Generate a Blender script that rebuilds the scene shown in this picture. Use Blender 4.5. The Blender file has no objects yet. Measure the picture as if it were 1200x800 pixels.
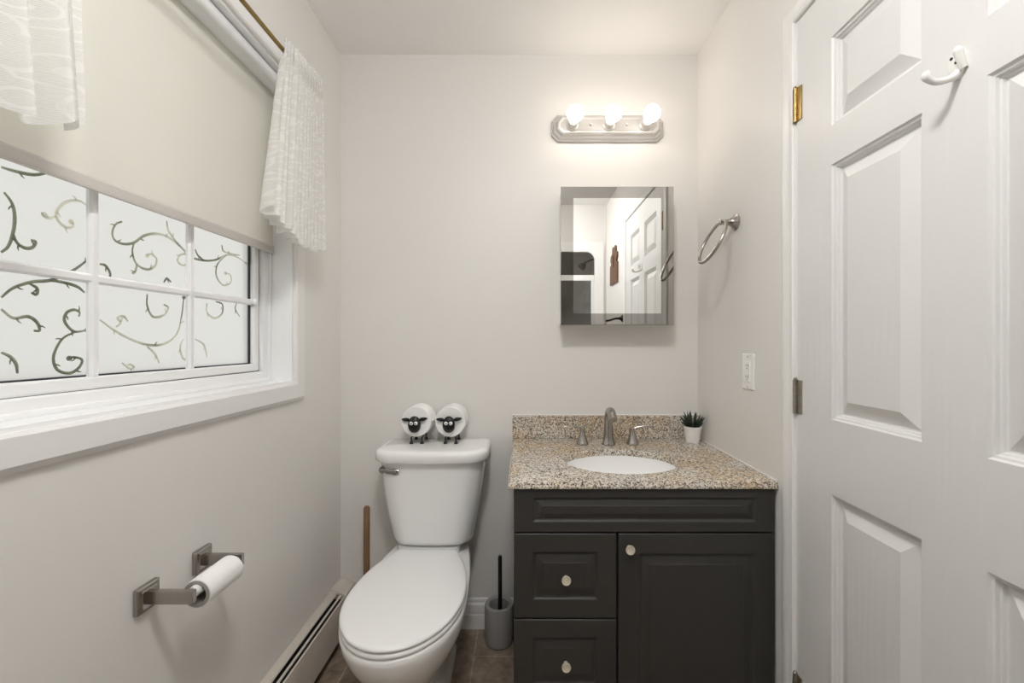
import bpy, bmesh, math, random
from mathutils import Vector, Matrix
random.seed(7)
scene = bpy.context.scene
COL = scene.collection
PI = math.pi

# ------------------------------------------------------------------ camera
EYE = 1.213
cam_d = bpy.data.cameras.new('camera'); cam = bpy.data.objects.new('camera', cam_d)
COL.objects.link(cam); scene.camera = cam
cam.location = (0, 0, EYE); cam.rotation_euler = (PI/2, 0, 0)
cam_d.sensor_width = 36; cam_d.lens = 15.0
cam_d.shift_x = -13/1200; cam_d.shift_y = 1/1200
cam_d.clip_start = 0.02

# ------------------------------------------------------------------ light
world = bpy.data.worlds.new('overcast_sky'); scene.world = world
world.use_nodes = True
wn = world.node_tree.nodes; wl = world.node_tree.links
bg = wn['Background']
WORLD_STRENGTH = 0.86
BULB_STRENGTH = 3.5
FILL_STRENGTH = 23.0  # added ceiling fill lamp, sets the overall brightness
sky_geo = wn.new('ShaderNodeTexCoord'); sky_sep = wn.new('ShaderNodeSeparateXYZ'); sky_ramp = wn.new('ShaderNodeValToRGB')
wl.new(sky_geo.outputs['Generated'], sky_sep.inputs[0])
sky_map = wn.new('ShaderNodeMapRange')
sky_map.inputs['From Min'].default_value = -0.6; sky_map.inputs['From Max'].default_value = 0.7
wl.new(sky_sep.outputs['Z'], sky_map.inputs['Value']); wl.new(sky_map.outputs[0], sky_ramp.inputs[0])
sky_ramp.color_ramp.elements[0].color = (0.66, 0.70, 0.67, 1)
sky_ramp.color_ramp.elements[1].color = (0.97, 0.985, .99, 1)
wl.new(sky_ramp.outputs[0], bg.inputs['Color'])
bg.inputs['Strength'].default_value = WORLD_STRENGTH

scene.view_settings.view_transform = 'Standard'
scene.view_settings.look = 'None'
scene.view_settings.gamma = 1.0
scene.view_settings.use_curve_mapping = False
scene.view_settings.exposure = 1.86
cy = scene.cycles
cy.max_bounces = 14; cy.diffuse_bounces = 8; cy.glossy_bounces = 6; cy.transmission_bounces = 6
cy.transparent_max_bounces = 16
cy.caustics_reflective = False; cy.caustics_refractive = False
cy.sample_clamp_indirect = 4.0
cy.use_denoising = True

# ------------------------------------------------------------------ materials
def nt(name):
    m = bpy.data.materials.new(name); m.use_nodes = True
    return m, m.node_tree.nodes, m.node_tree.links
def pbr(name, col, rough=0.5, metal=0.0, spec=0.5, coat=0.0, mottle=0.0, mscale=6.0, bump=0.0, bscale=40.0, bstretch=(1,1,1), detail=3):
    m, n, l = nt(name); b = n['Principled BSDF']
    b.inputs['Base Color'].default_value = (*col, 1)
    b.inputs['Roughness'].default_value = rough; b.inputs['Metallic'].default_value = metal
    b.inputs['Specular IOR Level'].default_value = spec; b.inputs['Coat Weight'].default_value = coat
    tc = n.new('ShaderNodeTexCoord')
    if mottle:
        t = n.new('ShaderNodeTexNoise'); t.inputs['Scale'].default_value = mscale; t.inputs['Detail'].default_value = 4
        l.new(tc.outputs['Object'], t.inputs['Vector'])
        r = n.new('ShaderNodeMixRGB'); l.new(t.outputs['Fac'], r.inputs[0])
        r.inputs[1].default_value = (*[c*(1-mottle) for c in col], 1); r.inputs[2].default_value = (*[min(1, c*(1+mottle)) for c in col], 1)
        l.new(r.outputs[0], b.inputs['Base Color'])
    if bump:
        mp = n.new('ShaderNodeMapping'); mp.inputs['Scale'].default_value = bstretch
        l.new(tc.outputs['Object'], mp.inputs[0])
        t = n.new('ShaderNodeTexNoise'); t.inputs['Scale'].default_value = bscale; t.inputs['Detail'].default_value = detail
        l.new(mp.outputs[0], t.inputs['Vector'])
        bp = n.new('ShaderNodeBump'); bp.inputs['Strength'].default_value = bump; bp.inputs['Distance'].default_value = 0.002
        l.new(t.outputs['Fac'], bp.inputs['Height']); l.new(bp.outputs[0], b.inputs['Normal'])
    return m

M = {}
M['wall'] = pbr('greige_wall_paint', (0.756, 0.739, 0.713), 0.42, spec=0.35, bump=0.12, bscale=9, detail=2)
M['ceiling'] = pbr('ceiling_paint', (0.88, 0.875, 0.865), 0.8, spec=0.2, mottle=0.01)
M['trim'] = pbr('white_trim_paint', (0.80, 0.795, 0.785), 0.35, mottle=0.01)
M['vinyl'] = pbr('white_vinyl', (0.84, 0.845, 0.85), 0.3, mottle=0.008)
M['gasket'] = pbr('black_rubber_gasket', (0.02, 0.02, 0.025), 0.6, mottle=0.1)
M['porcelain'] = pbr('white_porcelain', (0.87, 0.87, 0.865), 0.12, coat=0.3, mottle=0.004)
M['seat'] = pbr('white_seat_plastic', (0.86, 0.86, 0.86), 0.22, mottle=0.004)
M['nickel'] = pbr('brushed_nickel', (0.40, 0.375, 0.35), 0.26, metal=1.0, bump=0.06, bscale=300, bstretch=(1, 1, 0.05))
M['inset'] = pbr('lamp_bar_inset', (0.42, 0.41, 0.40), 0.4, metal=0.2, mottle=0.02)
M['chrome'] = pbr('chrome', (0.75, 0.74, 0.73), 0.1, metal=1.0, mottle=0.02)
M['satin'] = pbr('satin_nickel_lamp_bar', (0.58, 0.565, 0.545), 0.36, metal=0.35, mottle=0.02)
M['brass'] = pbr('aged_brass', (0.30, 0.21, 0.085), 0.3, metal=1.0, mottle=0.15, mscale=60)
M['knob'] = pbr('polished_knob_brass', (0.90, 0.85, 0.70), 0.2, metal=0.5, mottle=0.03, mscale=80)
M['steel'] = pbr('hinge_steel', (0.42, 0.39, 0.34), 0.35, metal=1.0, mottle=0.15, mscale=80)
M['black'] = pbr('black_plastic', (0.007, 0.007, 0.008), 0.3, mottle=0.1)
M['eyewhite'] = pbr('white_enamel', (0.9, 0.9, 0.9), 0.2, mottle=0.005)
M['paper'] = pbr('toilet_paper', (0.86, 0.855, 0.85), 0.95, spec=0.1, bump=0.4, bscale=160)
M['card'] = pbr('grey_cardboard', (0.36, 0.33, 0.30), 0.9, mottle=0.06, mscale=50)
M['spindle'] = pbr('white_spindle_plastic', (0.80, 0.80, 0.78), 0.35, mottle=0.01)
M['heater'] = pbr('cream_enamel_steel', (0.60, 0.555, 0.50), 0.4, mottle=0.03, mscale=12)
M['fin_shade'] = pbr('heater_fins_slot_shade', (0.03, 0.028, 0.026), 0.6, mottle=0.3, mscale=60)  # fins coloured near-black to put shade into the heater slots
M['outlet'] = pbr('outlet_plastic', (0.86, 0.86, 0.85), 0.3, mottle=0.004)
M['slot'] = pbr('slot_dark', (0.05, 0.05, 0.05), 0.7, mottle=0.1)
M['brushgrey'] = pbr('matte_grey_holder', (0.33, 0.32, 0.31), 0.55, mottle=0.03)
M['pot'] = pbr('white_ceramic_pot', (0.82, 0.81, 0.79), 0.4, mottle=0.01)
M['soil'] = pbr('potting_soil', (0.035, 0.028, 0.02), 0.95, mottle=0.5, mscale=200, bump=1, bscale=300)
M['rubber'] = pbr('dark_red_rubber', (0.10, 0.03, 0.02), 0.6, mottle=0.1)
M['acrylic'] = pbr('shower_acrylic', (0.75, 0.73, 0.71), 0.3, mottle=0.02)
M['enamelhook'] = pbr('white_enamel_hook', (0.82, 0.81, 0.79), 0.25, mottle=0.01)

def dark_cabinet():
    m, n, l = nt('charcoal_painted_cabinet'); b = n['Principled BSDF']
    tc = n.new('ShaderNodeTexCoord')
    t = n.new('ShaderNodeTexNoise'); t.inputs['Scale'].default_value = 55; t.inputs['Detail'].default_value = 5; t.inputs['Roughness'].default_value = .8
    l.new(tc.outputs['Object'], t.inputs['Vector'])
    r = n.new('ShaderNodeValToRGB'); l.new(t.outputs['Fac'], r.inputs[0])
    e = r.color_ramp.elements
    e[0].position = 0.0; e[0].color = (0.030, 0.028, 0.026, 1)
    e[1].position = 0.715; e[1].color = (0.036, 0.034, 0.031, 1)
    x = e.new(0.735); x.color = (0.32, 0.30, 0.27, 1)
    l.new(r.outputs[0], b.inputs['Base Color'])
    b.inputs['Roughness'].default_value = 0.47
    g = n.new('ShaderNodeTexNoise'); g.inputs['Scale'].default_value = 260
    mp = n.new('ShaderNodeMapping'); mp.inputs['Scale'].default_value = (1, 1, .06); l.new(tc.outputs['Object'], mp.inputs[0]); l.new(mp.outputs[0], g.inputs['Vector'])
    bp = n.new('ShaderNodeBump'); bp.inputs['Strength'].default_value = .08; bp.inputs['Distance'].default_value = .002
    l.new(g.outputs['Fac'], bp.inputs['Height']); l.new(bp.outputs[0], b.inputs['Normal'])
    return m
M['cabinet'] = dark_cabinet()

def granite():
    m, n, l = nt('speckled_beige_granite'); b = n['Principled BSDF']
    tc = n.new('ShaderNodeTexCoord')
    def noise(s, d=3, off=0):
        mp = n.new('ShaderNodeMapping'); mp.inputs['Location'].default_value = (off, off*1.7, off*.3); l.new(tc.outputs['Object'], mp.inputs[0])
        t = n.new('ShaderNodeTexNoise'); t.inputs['Scale'].default_value = s; t.inputs['Detail'].default_value = d; l.new(mp.outputs[0], t.inputs['Vector']); return t.outputs['Fac']
    def ramp(src, p0, p1):
        r = n.new('ShaderNodeMapRange'); r.inputs['From Min'].default_value = p0; r.inputs['From Max'].default_value = p1; l.new(src, r.inputs['Value']); return r.outputs[0]
    def mix(f, a, c):
        x = n.new('ShaderNodeMixRGB'); l.new(f, x.inputs[0])
        for i, v in ((1, a), (2, c)):
            if isinstance(v, tuple): x.inputs[i].default_value = (*v, 1)
            else: l.new(v, x.inputs[i])
        return x.outputs[0]
    v = n.new('ShaderNodeTexVoronoi'); v.inputs['Scale'].default_value = 260; l.new(tc.outputs['Object'], v.inputs['Vector'])
    sep = n.new('ShaderNodeSeparateColor'); l.new(v.outputs['Color'], sep.inputs[0])
    patch = ramp(noise(5, 2), .42, .62)
    base = mix(patch, (0.62, 0.58, 0.53), (0.60, 0.44, 0.27))
    c = mix(ramp(sep.outputs[0], .60, .66), base, (0.72, 0.68, 0.61))
    c = mix(ramp(sep.outputs[1], .66, .72), c, (0.30, 0.245, 0.19))
    c = mix(ramp(sep.outputs[2], .84, .88), c, (0.085, 0.072, 0.060))
    c = mix(ramp(noise(120, 3, 4), .62, .70), c, (0.16, 0.13, 0.10))
    l.new(c, b.inputs['Base Color']); b.inputs['Roughness'].default_value = 0.22
    return m
M['granite'] = granite()

def door_mat():
    m, n, l = nt('white_woodgrain_door_paint'); b = n['Principled BSDF']
    b.inputs['Base Color'].default_value = (0.72, 0.715, 0.705, 1); b.inputs['Roughness'].default_value = 0.36
    tc = n.new('ShaderNodeTexCoord'); mp = n.new('ShaderNodeMapping'); mp.inputs['Scale'].default_value = (1, 1, .05)
    l.new(tc.outputs['Object'], mp.inputs[0])
    t = n.new('ShaderNodeTexNoise'); t.inputs['Scale'].default_value = 190; t.inputs['Detail'].default_value = 3; t.inputs['Distortion'].default_value = .4
    l.new(mp.outputs[0], t.inputs['Vector'])
    w = n.new('ShaderNodeTexWave'); w.inputs['Scale'].default_value = 16; w.inputs['Distortion'].default_value = 9; w.inputs['Detail'].default_value = 2
    w.bands_direction = 'Y'
    mp2 = n.new('ShaderNodeMapping'); mp2.inputs['Scale'].default_value = (1, 1, .18); l.new(tc.outputs['Object'], mp2.inputs[0]); l.new(mp2.outputs[0], w.inputs['Vector'])
    a = n.new('ShaderNodeMath'); a.operation = 'ADD'; l.new(t.outputs['Fac'], a.inputs[0]); l.new(w.outputs['Fac'], a.inputs[1])
    bp = n.new('ShaderNodeBump'); bp.inputs['Strength'].default_value = .16; bp.inputs['Distance'].default_value = .0008
    l.new(a.outputs[0], bp.inputs['Height']); l.new(bp.outputs[0], b.inputs['Normal'])
    return m
M['door'] = door_mat()

def floor_mat():
    m, n, l = nt('brown_stone_tile'); b = n['Principled BSDF']
    tc = n.new('ShaderNodeTexCoord'); mp = n.new('ShaderNodeMapping')
    # tile columns run along Y: swap axes so brick rows follow X
    mp.inputs['Rotation'].default_value = (0, 0, PI/2)
    mp.inputs['Location'].default_value = (0.0, 0.19, 0)
    l.new(tc.outputs['Object'], mp.inputs[0])
    br = n.new('ShaderNodeTexBrick'); l.new(mp.outputs[0], br.inputs['Vector'])
    br.inputs['Scale'].default_value = 1; br.inputs['Brick Width'].default_value = .30; br.inputs['Row Height'].default_value = .235
    br.inputs['Mortar Size'].default_value = .0035; br.inputs['Mortar Smooth'].default_value = .2; br.offset = .5
    br.inputs['Color1'].default_value = (0.26, 0.20, 0.15, 1); br.inputs['Color2'].default_value = (0.26, 0.20, 0.15, 1)
    br.inputs['Mortar'].default_value = (0.36, 0.30, 0.235, 1)
    t = n.new('ShaderNodeTexNoise'); t.inputs['Scale'].default_value = 22; t.inputs['Detail'].default_value = 7; t.inputs['Roughness'].default_value = .65
    l.new(tc.outputs['Object'], t.inputs['Vector'])
    r = n.new('ShaderNodeMapRange'); r.inputs['From Min'].default_value = .3; r.inputs['From Max'].default_value = .7; r.inputs['To Min'].default_value = .55; r.inputs['To Max'].default_value = 1.45
    l.new(t.outputs['Fac'], r.inputs['Value'])
    x = n.new('ShaderNodeMixRGB'); x.blend_type = 'MULTIPLY'; x.inputs[0].default_value = 1
    l.new(br.outputs['Color'], x.inputs[1]); l.new(r.outputs[0], x.inputs[2]); l.new(x.outputs[0], b.inputs['Base Color'])
    b.inputs['Roughness'].default_value = .42
    bp = n.new('ShaderNodeBump'); bp.inputs['Strength'].default_value = .3; bp.inputs['Distance'].default_value = .002; bp.invert = True
    l.new(br.outputs['Fac'], bp.inputs['Height']); l.new(bp.outputs[0], b.inputs['Normal'])
    return m
M['floor'] = floor_mat()

def mixmat(name, parts):
    """parts: list of (type, colour, roughness); weights mix pairwise"""
    m, n, l = nt(name); out = n['Material Output']; n.remove(n['Principled BSDF'])
    prev = None
    for kind, col, rough, w in parts:
        s = n.new({'T': 'ShaderNodeBsdfTransparent', 'L': 'ShaderNodeBsdfTranslucent', 'D': 'ShaderNodeBsdfDiffuse', 'G': 'ShaderNodeBsdfGlossy'}[kind])
        s.inputs['Color'].default_value = (*col, 1)
        if kind == 'G': s.inputs['Roughness'].default_value = rough
        if prev is None: prev = s.outputs[0]
        else:
            x = n.new('ShaderNodeMixShader'); x.inputs[0].default_value = w
            l.new(prev, x.inputs[1]); l.new(s.outputs[0], x.inputs[2]); prev = x.outputs[0]
    l.new(prev, out.inputs['Surface'])
    return m, n, l
M['film'] = mixmat('frosted_privacy_film', [('T', (.42, .412, .402), 0, 0), ('L', (.84, .825, .81), 0, .35), ('G', (.8, .8, .8), .25, .05)])[0]
def scroll_mat():
    m, n, l = nt('scroll_refraction_tint'); out = n['Material Output']; n.remove(n['Principled BSDF'])
    tc = n.new('ShaderNodeTexCoord'); t = n.new('ShaderNodeTexNoise'); t.inputs['Scale'].default_value = 5.5; t.inputs['Detail'].default_value = 2
    l.new(tc.outputs['Object'], t.inputs['Vector'])
    r = n.new('ShaderNodeValToRGB'); l.new(t.outputs['Fac'], r.inputs[0]); e = r.color_ramp.elements
    e[0].position = .44; e[0].color = (.36, .40, .31, 1); e[1].position = .54; e[1].color = (.86, .86, .80, 1)  # olive-to-pale tint painted in for background light refracted by clear scrolls
    T = n.new('ShaderNodeBsdfTransparent'); l.new(r.outputs[0], T.inputs[0])
    G = n.new('ShaderNodeBsdfGlossy'); G.inputs['Color'].default_value = (.9, .9, .85, 1); G.inputs['Roughness'].default_value = .15
    x = n.new('ShaderNodeMixShader'); x.inputs[0].default_value = .22; l.new(T.outputs[0], x.inputs[1]); l.new(G.outputs[0], x.inputs[2]); l.new(x.outputs[0], out.inputs['Surface'])
    return m
M['scroll'] = scroll_mat()
def shade_fabric():
    m, n, l = mixmat('cream_roller_shade_fabric', [('L', (.90, .88, .81), 0, 0), ('D', (.87, .86, .825), 0, .55)])
    tc = n.new('ShaderNodeTexCoord'); t = n.new('ShaderNodeTexNoise'); t.inputs['Scale'].default_value = 500; l.new(tc.outputs['Object'], t.inputs['Vector'])
    bp = n.new('ShaderNodeBump'); bp.inputs['Strength'].default_value = .2; bp.inputs['Distance'].default_value = .0005; l.new(t.outputs['Fac'], bp.inputs['Height'])
    for s in list(n):
        if s.bl_idname == 'ShaderNodeBsdfDiffuse': l.new(bp.outputs[0], s.inputs['Normal'])
    return m
M['shade'] = shade_fabric()
M['hem'] = pbr('shade_hem_bar', (.56, .53, .50), .5, mottle=.01)
M['headrail'] = pbr('satin_aluminium_headrail', (.84, .85, .86), .25, metal=.1, mottle=.01)

def lace():
    m, n, l = nt('white_lace'); out = n['Material Output']; n.remove(n['Principled BSDF'])
    tc = n.new('ShaderNodeTexCoord')
    mp = n.new('ShaderNodeMapping'); mp.inputs['Scale'].default_value = (0, 1, 1); l.new(tc.outputs['Object'], mp.inputs[0])
    # swirling floral motif from distorted rings
    v = n.new('ShaderNodeTexVoronoi'); v.inputs['Scale'].default_value = 21; v.inputs['Randomness'].default_value = .9; l.new(mp.outputs[0], v.inputs['Vector'])
    s = n.new('ShaderNodeMath'); s.operation = 'MULTIPLY'; s.inputs[1].default_value = 24; l.new(v.outputs['Distance'], s.inputs[0])
    si = n.new('ShaderNodeMath'); si.operation = 'SINE'; l.new(s.outputs[0], si.inputs[0])
    r = n.new('ShaderNodeMapRange'); r.inputs['From Min'].default_value = -.2; r.inputs['From Max'].default_value = .8; l.new(si.outputs[0], r.inputs['Value'])
    # fine net
    w = n.new('ShaderNodeTexWave'); w.bands_direction = 'Z'; w.inputs['Scale'].default_value = 110; w.inputs['Distortion'].default_value = 3; w.inputs['Detail Scale'].default_value = 3; l.new(mp.outputs[0], w.inputs['Vector'])
    nm = n.new('ShaderNodeMapRange'); nm.inputs['From Min'].default_value = .3; nm.inputs['From Max'].default_value = .6; nm.inputs['To Min'].default_value = .74; nm.inputs['To Max'].default_value = .86; l.new(w.outputs['Fac'], nm.inputs['Value'])
    mxx = n.new('ShaderNodeMath'); mxx.operation = 'MAXIMUM'; sc = n.new('ShaderNodeMath'); sc.operation = 'MULTIPLY'; sc.inputs[1].default_value = .91
    l.new(r.outputs[0], sc.inputs[0]); l.new(sc.outputs[0], mxx.inputs[0]); l.new(nm.outputs[0], mxx.inputs[1])
    T = n.new('ShaderNodeBsdfTransparent'); D = n.new('ShaderNodeBsdfDiffuse'); D.inputs['Color'].default_value = (.84, .83, .815, 1)
    L = n.new('ShaderNodeBsdfTranslucent'); L.inputs['Color'].default_value = (.82, .81, .79, 1)
    x1 = n.new('ShaderNodeMixShader'); x1.inputs[0].default_value = .35; l.new(D.outputs[0], x1.inputs[1]); l.new(L.outputs[0], x1.inputs[2])
    x2 = n.new('ShaderNodeMixShader'); l.new(mxx.outputs[0], x2.inputs[0]); l.new(T.outputs[0], x2.inputs[1]); l.new(x1.outputs[0], x2.inputs[2])
    l.new(x2.outputs[0], out.inputs['Surface'])
    return m
M['lace'] = lace()

def emit():
    m, n, l = nt('lit_bulb_glass'); out = n['Material Output']; n.remove(n['Principled BSDF'])
    e = n.new('ShaderNodeEmission'); e.inputs['Color'].default_value = (1, .90, .78, 1); e.inputs['Strength'].default_value = BULB_STRENGTH
    l.new(e.outputs[0], out.inputs['Surface']); return m
M['bulb'] = emit()
def emit_fill():
    m, n, l = nt('fill_light_emission'); out = n['Material Output']; n.remove(n['Principled BSDF'])
    e = n.new('ShaderNodeEmission'); e.inputs['Color'].default_value = (1, .99, .975, 1); e.inputs['Strength'].default_value = FILL_STRENGTH  # glow of the added fill lamp
    l.new(e.outputs[0], out.inputs['Surface']); return m
M['fill_emit'] = emit_fill()
M['mirror'] = pbr('mirror_silver', (.93, .93, .92), .0, metal=1, spec=.5)
M['mirror_border'] = pbr('smoked_mirror_border', (.42, .405, .385), .0, metal=1, spec=.5)
M['carved'] = pbr('carved_brown_wood', (.13, .065, .03), .55, mottle=.3, mscale=30)
def wood():
    m, n, l = nt('bamboo_brown_stick'); b = n['Principled BSDF']
    tc = n.new('ShaderNodeTexCoord'); mp = n.new('ShaderNodeMapping'); mp.inputs['Scale'].default_value = (40, 40, 5); l.new(tc.outputs['Object'], mp.inputs[0])
    t = n.new('ShaderNodeTexNoise'); t.inputs['Scale'].default_value = 2; l.new(mp.outputs[0], t.inputs['Vector'])
    r = n.new('ShaderNodeValToRGB'); l.new(t.outputs['Fac'], r.inputs[0])
    r.color_ramp.elements[0].color = (.13, .07, .035, 1); r.color_ramp.elements[1].color = (.30, .18, .09, 1)
    l.new(r.outputs[0], b.inputs['Base Color']); b.inputs['Roughness'].default_value = .5; return m
M['wood'] = wood()
def leaf():
    m, n, l = nt('succulent_leaf'); b = n['Principled BSDF']
    tc = n.new('ShaderNodeTexCoord'); w = n.new('ShaderNodeTexWave'); w.bands_direction = 'Z'; w.inputs['Scale'].default_value = 90; w.inputs['Distortion'].default_value = 4; l.new(tc.outputs['Object'], w.inputs['Vector'])
    r = n.new('ShaderNodeValToRGB'); l.new(w.outputs['Fac'], r.inputs[0])
    r.color_ramp.elements[0].color = (.008, .018, .010, 1); r.color_ramp.elements[0].position = .75; r.color_ramp.elements[1].color = (.10, .14, .10, 1)
    l.new(r.outputs[0], b.inputs['Base Color']); b.inputs['Roughness'].default_value = .45; return m
M['leaf'] = leaf()
def glass():
    return mixmat('shower_glass', [('T', (.75, .76, .75), 0, 0), ('G', (.6, .6, .6), .05, .12)])[0]
M['glass'] = glass()

# ------------------------------------------------------------------ mesh helpers
def build(name, bm, mat, parent=None, smooth=35, bevel=0, seg=2):
    bmesh.ops.remove_doubles(bm, verts=bm.verts, dist=1e-6)
    bmesh.ops.recalc_face_normals(bm, faces=bm.faces)
    me = bpy.data.meshes.new(name); bm.to_mesh(me); bm.free()
    for mm in (mat if isinstance(mat, (list, tuple)) else [mat]): me.materials.append(mm)
    if smooth:
        for p in me.polygons: p.use_smooth = True
        me.set_sharp_from_angle(angle=math.radians(smooth))
    o = bpy.data.objects.new(name, me); COL.objects.link(o)
    if parent: o.parent = parent
    if bevel:
        b = o.modifiers.new('bevel', 'BEVEL'); b.width = bevel; b.segments = seg; b.limit_method = 'ANGLE'; b.angle_limit = math.radians(40)
        b.harden_normals = False
    return o
def tag(o, label, cat, group=None):
    o['label'] = label; o['category'] = cat
    if group: o['group'] = group
    return o
def thing(name, label, cat, loc=(0, 0, 0), group=None):
    o = bpy.data.objects.new(name, None); COL.objects.link(o); o.location = loc; o.empty_display_size = .05
    return tag(o, label, cat, group)
def struct(o): o['kind'] = 'structure'; return o
def copy_tree(o, parent=None):
    c = o.copy(); COL.objects.link(c)
    if parent: c.parent = parent
    for ch in list(o.children): copy_tree(ch, c)
    return c
def box(bm, x0, x1, y0, y1, z0, z1):
    v = [bm.verts.new(p) for p in ((x0,y0,z0),(x1,y0,z0),(x1,y1,z0),(x0,y1,z0),(x0,y0,z1),(x1,y0,z1),(x1,y1,z1),(x0,y1,z1))]
    for f in ((0,3,2,1),(4,5,6,7),(0,1,5,4),(1,2,6,5),(2,3,7,6),(3,0,4,7)): bm.faces.new([v[i] for i in f])
def bx(*a):
    bm = bmesh.new()
    for b in (a if isinstance(a[0], (tuple, list)) else [a]): box(bm, *b)
    return bm
def loft(bm, secs, cap0=True, cap1=True, closed=True):
    rings = [[bm.verts.new(p) for p in s] for s in secs]
    n = len(rings[0])
    for a, b in zip(rings, rings[1:]):
        for i in range(n if closed else n-1):
            j = (i+1) % n
            bm.faces.new((a[i], a[j], b[j], b[i]))
    if cap0: bm.faces.new(rings[0][::-1])
    if cap1: bm.faces.new(rings[-1])
    return rings
def lathe(bm, prof, c=(0, 0, 0), n=32, axis='Z', cap=True):
    """prof: (radius, height)"""
    secs = []
    for r, h in prof:
        s = []
        for i in range(n):
            a = 2*PI*i/n; p = (r*math.cos(a), r*math.sin(a), h)
            if axis == 'X': p = (h, r*math.cos(a), r*math.sin(a))
            if axis == 'Y': p = (r*math.cos(a), h, r*math.sin(a))
            s.append((c[0]+p[0], c[1]+p[1], c[2]+p[2]))
        secs.append(s)
    loft(bm, secs, cap, cap)
def tube(bm, pts, rad, n=12, flat=None, up=None, closed=False):
    """swept round (or flattened: flat=(a,b) scale of the two section axes) section"""
    P = [Vector(p) for p in pts]; N = len(P)
    if not isinstance(rad, (list, tuple)): rad = [rad]*N
    def tan(i):
        if closed: return (P[(i+1) % N]-P[i-1]).normalized()
        return (P[min(i+1, N-1)]-P[max(i-1, 0)]).normalized()
    t = tan(0); ref = Vector(up) if up else (Vector((0, 0, 1)) if abs(t.z) < .9 else Vector((1, 0, 0)))
    nrm = (ref - t*ref.dot(t)).normalized(); secs = []
    for i in range(N):
        t = tan(i)
        if up: nrm = Vector(up)
        nrm = (nrm - t*nrm.dot(t)).normalized(); bi = t.cross(nrm)
        a, b = flat or (1, 1)
        secs.append([P[i] + (nrm*math.cos(2*PI*k/n)*a + bi*math.sin(2*PI*k/n)*b)*rad[i] for k in range(n)])
    if closed: secs.append(secs[0])
    loft(bm, secs, not closed, not closed)
def spline(pts, k=6):
    P = [Vector(p) for p in pts]; out = []
    for i in range(len(P)-1):
        a = P[i-1] if i else P[0]*2-P[1]; b, c = P[i], P[i+1]; d = P[i+2] if i+2 < len(P) else P[-1]*2-P[-2]
        for j in range(k):
            t = j/k
            out.append(.5*((2*b)+(c-a)*t+(2*a-5*b+4*c-d)*t*t+(3*b-a-3*c+d)*t**3))
    out.append(P[-1]); return out
def lerp(a, b, t): return a+(b-a)*t
def panel_face(bm, W, H, T, panels, profile, mat=None):
    """front board in local x (0..W), z (0..H), front at y=0, back y=T; moulded panels cut with nested loops"""
    xs = sorted({0, W} | {p[0] for p in panels} | {p[1] for p in panels}); zs = sorted({0, H} | {p[2] for p in panels} | {p[3] for p in panels})
    V = {}
    def v(x, y, z):
        k = (round(x, 5), round(y, 5), round(z, 5))
        if k not in V:
            p = Vector((x, y, z)); V[k] = bm.verts.new(mat @ p if mat else p)
        return V[k]
    for i in range(len(xs)-1):
        for j in range(len(zs)-1):
            x0, x1, z0, z1 = xs[i], xs[i+1], zs[j], zs[j+1]
            hit = any(p[0]-1e-6 <= x0 and x1 <= p[1]+1e-6 and p[2]-1e-6 <= z0 and z1 <= p[3]+1e-6 for p in panels)
            if not hit: bm.faces.new((v(x0,0,z0), v(x1,0,z0), v(x1,0,z1), v(x0,0,z1)))
    for p in panels:
        prev = None
        for ins, dep in profile:
            x0, x1, z0, z1 = p[0]+ins, p[1]-ins, p[2]+ins, p[3]-ins
            if prev is None:
                # boundary follows grid vertices so the mesh stays closed
                ring = [v(x, 0, z0) for x in xs if x0-1e-6 <= x <= x1+1e-6] + [v(x1, 0, z) for z in zs if z0+1e-6 < z < z1-1e-6] \
                    + [v(x, 0, z1) for x in reversed(xs) if x0-1e-6 <= x <= x1+1e-6] + [v(x0, 0, z) for z in reversed(zs) if z0+1e-6 < z < z1-1e-6]
                corners = [v(x0,0,z0), v(x1,0,z0), v(x1,0,z1), v(x0,0,z1)]; prev = corners; continue
            cur = [v(x0,dep,z0), v(x1,dep,z0), v(x1,dep,z1), v(x0,dep,z1)]
            for a in range(4):
                b = (a+1) % 4; bm.faces.new((prev[a], prev[b], cur[b], cur[a]))
            prev = cur
        bm.faces.new(prev)
    # sides and back
    e = [(0,0),(W,0),(W,H),(0,H)]
    for a in range(4):
        (xa, za), (xb, zb) = e[a], e[(a+1) % 4]
        if a in (0, 2): run = [(x, za) for x in (xs if a == 0 else xs[::-1])]
        else: run = [(xa, z) for z in (zs if a == 1 else zs[::-1])]
        for (p, q), (r, s) in zip(run, run[1:]): bm.faces.new((v(p,0,q), v(p,T,q), v(r,T,s), v(r,0,s)))
    back = [v(x, T, 0) for x in xs] + [v(W, T, z) for z in zs[1:]] + [v(x, T, H) for x in xs[::-1][1:]] + [v(0, T, z) for z in zs[::-1][1:-1]]
    bm.faces.new(back)
def rrect(hx, hy, r, cx, cy, z, k=6, front_bow=0, rb=None):
    pts = []; rf = r
    for (sx, sy, a0) in ((1,1,0),(-1,1,PI/2),(-1,-1,PI),(1,-1,1.5*PI)):
        r = rb if (rb and sy > 0) else rf
        for i in range(k+1):
            a = a0 + (PI/2)*i/k
            x = sx*(hx-r)+r*math.cos(a); y = sy*(hy-r)+r*math.sin(a)
            pts.append((x, y))
    # bow the front edge outwards by subdividing it
    n = 9; p, q = pts[3*(k+1)-1], pts[3*(k+1)]
    extra = [(lerp(p[0], q[0], i/(n+1)), p[1]) for i in range(1, n+1)]
    pts = pts[:3*(k+1)] + extra + pts[3*(k+1):]
    out = []
    for x, y in pts:
        if y < 0: y -= front_bow*(1-(x/hx)**2)*(-y/hy)
        out.append((cx+x, cy+y, z))
    return out

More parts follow.
